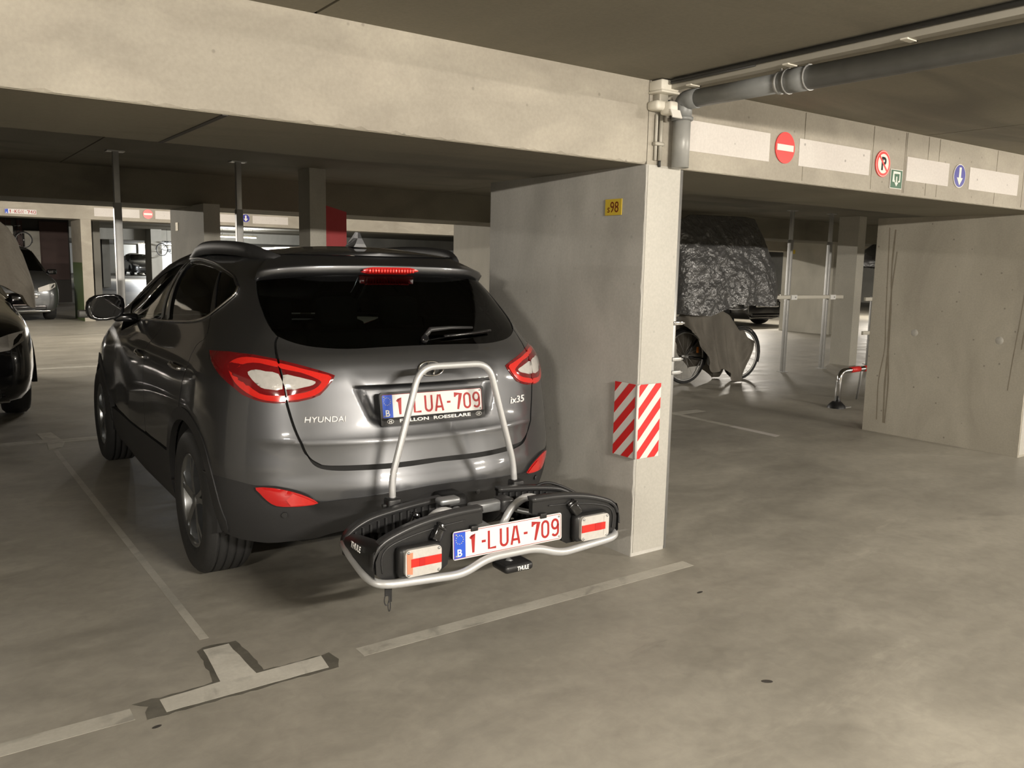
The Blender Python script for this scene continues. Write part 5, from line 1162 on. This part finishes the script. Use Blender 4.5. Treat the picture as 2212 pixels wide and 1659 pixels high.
bag('plastic_sheet', 'dark plastic sheet hung up behind the right raw pier', M['tarp'], 15.0, 16.9, 9.4, .25, [(0, 1.9), (.3, 2.15), (1, 2.2)], [(0, 1.62), (.5, 1.58), (1, 1.5)], 30, 26, amp=.05)
bag('cloth_cover', 'beige cloth cover hanging over a stored bike at the left edge', M['beigecloth'], -.75, .88, 7.93, .16,
    [(0, 1.5), (.2, 1.82), (.5, 1.95), (.8, 1.84), (.90, 1.72), (.96, 1.50), (1, 1.18)], [(0, 1.2), (.5, 1.22), (.85, 1.26), (.93, 1.18), (.97, 1.08), (1, 1.08)], 90, 50, amp=.012, s=1.2, folds=.012)
# ================================================================ BICYCLES
def bicycle(name, label, loc, rz, sc=1.0, reflect=True):
    b = thing(name, label, 'bicycle', loc, rz); b.scale = (sc, sc, sc); r = .345
    for x in (-.52, .52):
        w = MB().tube([(x+r*cos(t), 0, r+.012+r*sin(t)) for t in [2*pi*k/40 for k in range(40)]], .019, 8, True).build('wheel', M['rubber'], b)
        MB().tube([(x+(r-.026)*cos(t), 0, r+.012+(r-.026)*sin(t)) for t in [2*pi*k/40 for k in range(40)]], .011, 6, True).build('wheel_rim', M['galv'], w)
        sp2 = MB()
        for k in range(18):
            t = 2*pi*k/18; sg = .022*(1 if k % 2 else -1); sp2.tube([(x+.02*cos(t+.6), sg, r+.012+.02*sin(t+.6)), (x+(r-.03)*cos(t), 0, r+.012+(r-.03)*sin(t))], .0016, 4)
        tag(sp2.build('spokes', M['galv'], w), kind='stuff')
        MB().tube([(x, -.045, r+.012), (x, .045, r+.012)], .018, 10).build('hub', M['galv'], w)
        if reflect:
            for t0 in (0.4, 3.4):
                MB().bbox((x+.24*cos(t0)-.014, -.012, r+.24*sin(t0)-.04), (x+.24*cos(t0)+.014, .012, r+.24*sin(t0)+.04), .005).build('spoke_reflector', M['orange'], w)
        MB().tube([(x+(r+.035)*cos(t), 0, r+.012+(r+.035)*sin(t)) for t in [radians(-20+200*k/18) for k in range(19)]], .012, 6).build('mudguard', M['plastic'], b)
    fr = MB()
    for p, q in (((-.52, .357), (-.08, .30)), ((-.08, .30), (-.20, .78)), ((-.52, .357), (-.18, .72)), ((-.08, .30), (.36, .72)), ((-.16, .64), (.34, .80)), ((.38, .66), (.52, .357)), ((.33, .86), (.38, .66))):
        fr.tube([(p[0], 0, p[1]), (q[0], 0, q[1])], .015, 8)
    tag(fr.build('frame', M['blackpaint'], b), kind='stuff')
    MB().lathe([(.02, -.012), (.09, -.010), (.09, .004), (.02, .006)], (-.08, -.05, .30), 1, 24).build('chainring', M['alugrey'], b)
    MB().tube([(-.08, -.06, .30), (-.02, -.065, .15)], .009, 6).build('crank', M['alugrey'], b)
    MB().bbox((-.06, -.12, .135), (.03, -.06, .16), .006).build('pedal', M['plastic'], b)
    MB().bbox((-.33, -.07, .80), (-.10, .07, .86), .025).build('saddle', M['plastic'], b)
    MB().tube(fillet([(.24, -.27, .98), (.36, -.24, 1.0), (.35, 0, .96), (.36, .24, 1.0), (.24, .27, .98)], .08, 4), .012, 8).build('handlebar', M['galv'], b)
    MB().tube([(-.2, .04, .28), (-.25, .16, .01)], .008, 6).build('kickstand', M['galv'], b)
    return b
bicycle('bicycle', 'bicycle with orange spoke reflectors half hidden under a grey cover', (8.88, 7.66, 0), -.06)
for lab, loc, rz, sc, zc in (('tiny distant bicycle hung up near the white wall', (9.75, 39.6, 1.62), .3, .75, 2.785), ('distant bicycle hung above the graphite car', (2.55, 27.6, 1.72), .2, .62, 2.785)):
    hb_ = bicycle('bicycle', lab, loc, rz, sc, False)
    for x in (-.18, .35): MB().tube([(x, 0, .78), (x, 0, (zc-loc[2])/sc)], .008, 6).build('hanging_strap', M['plastic'], hb_)
    if loc[1] < 30: MB().bbox((-.25, -.12, .55), (.10, .12, 1.0), .08, 3).build('seat_cover', M['fargrey'], hb_)  # cloth cover over the bicycle, as one rounded block
# cloth over the near bicycle: folds hanging from saddle and handlebar
v = []; f = []; nx, nz = 64, 30
topx = [(0, .80), (.06, .96), (.35, 1.0), (.58, .97), (.72, .90), (.82, .78), (.90, .68), (.97, .69), (1, .62)]; botx = [(0, .68), (.12, .56), (.24, .34), (.34, .16), (.52, .20), (.62, .12), (.70, .015), (.84, .012), (.88, .12), (1, .55)]
for side in (-1, 1):
    for i in range(nx+1):
        u = i/nx; x = 8.16+1.26*u; zt = np.interp(u, *zip(*topx)); zb = np.interp(u, *zip(*botx))
        for j in range(nz+1):
            w = j/nz; d = .05+.20*w*(1-.3*u)+.035*sin(u*34+1.2*sin(w*3))*min(1, w*2)+.02*ridged(x, w, 2.5)*w
            v.append((x, 7.63+side*max(.045, d), zt+(zb-zt)*w))
st = (nx+1)*(nz+1)
for sd in (0, 1):
    for i in range(nx):
        for j in range(nz): a = sd*st+i*(nz+1)+j; f.append((a, a+1, a+nz+2, a+nz+1))
for i in range(nx): a = i*(nz+1); f.append((a, a+nz+1, st+a+nz+1, st+a))
o = MB().add([(x-8.8, y-7.63, z) for x, y, z in v], f, True).build('cloth_cover', M['cover'], None, (8.8, 7.63, 0)); tag(o, 'dark grey cloth cover draped over the bicycle below the plastic sheet', 'cover')
# ================================================================ PARKING BARRIER, SMALL SIGNS
pb = thing('parking_barrier', 'folding steel parking barrier with red sleeves beside the raw pier', 'barrier', (8.43, 5.45, 0))
MB().tube(fillet([(0, 0, .02), (0, 0, .41), (1.0, 0, .42), (1.0, 0, .02)], .11, 7), .030, 14).build('barrier_tube', M['chrome'], pb)
for x0, x1 in ((.20, .37), (.47, .68)): MB().tube([(x0, 0, .414), (x1, 0, .416)], .0335, 14).build('red_sleeve', M['signred'], pb)
MB().tube([(-.04, .01, .03), (-.04, .01, .29)], .006, 6).build('side_rod', M['galv'], pb)
MB().tube([(.42, 0, .41), (.56, .10, .20), (.62, .16, .03)], .014, 8).build('strut', M['galv'], pb)
for x in (0, 1.0):
    MB().lathe([(0, .075), (.05, .07), (.09, .03), (.10, 0)], (x-.02, 0, 0), 2, 14).build('foot', M['plastic'], pb); MB().box((x-.03, -.07, 0), (x+.16, .05, .008)).build('foot_plate', M['galv'], pb)
lb = thing('bay_number_sign', 'small cream bay label on the far grey pier behind the SUV', 'sign', (2.522, 9.92, 1.855), -pi/2); MB().box((-.05, -.002, -.045), (.05, .002, .045)).build('sign_plate', M['yellow'], lb); put('digits', text_mesh('96', .05, .05, .0006), M['brownprint'], lb, (0, -.0026, 0)) if False else None
lb = thing('bay_number_sign', 'tiny yellow bay label on the deep right pier', 'sign', (18.197, 13.32, 1.985), -pi/2); MB().box((-.07, -.002, -.05), (.07, .002, .05)).build('sign_plate', M['yellow'], lb)
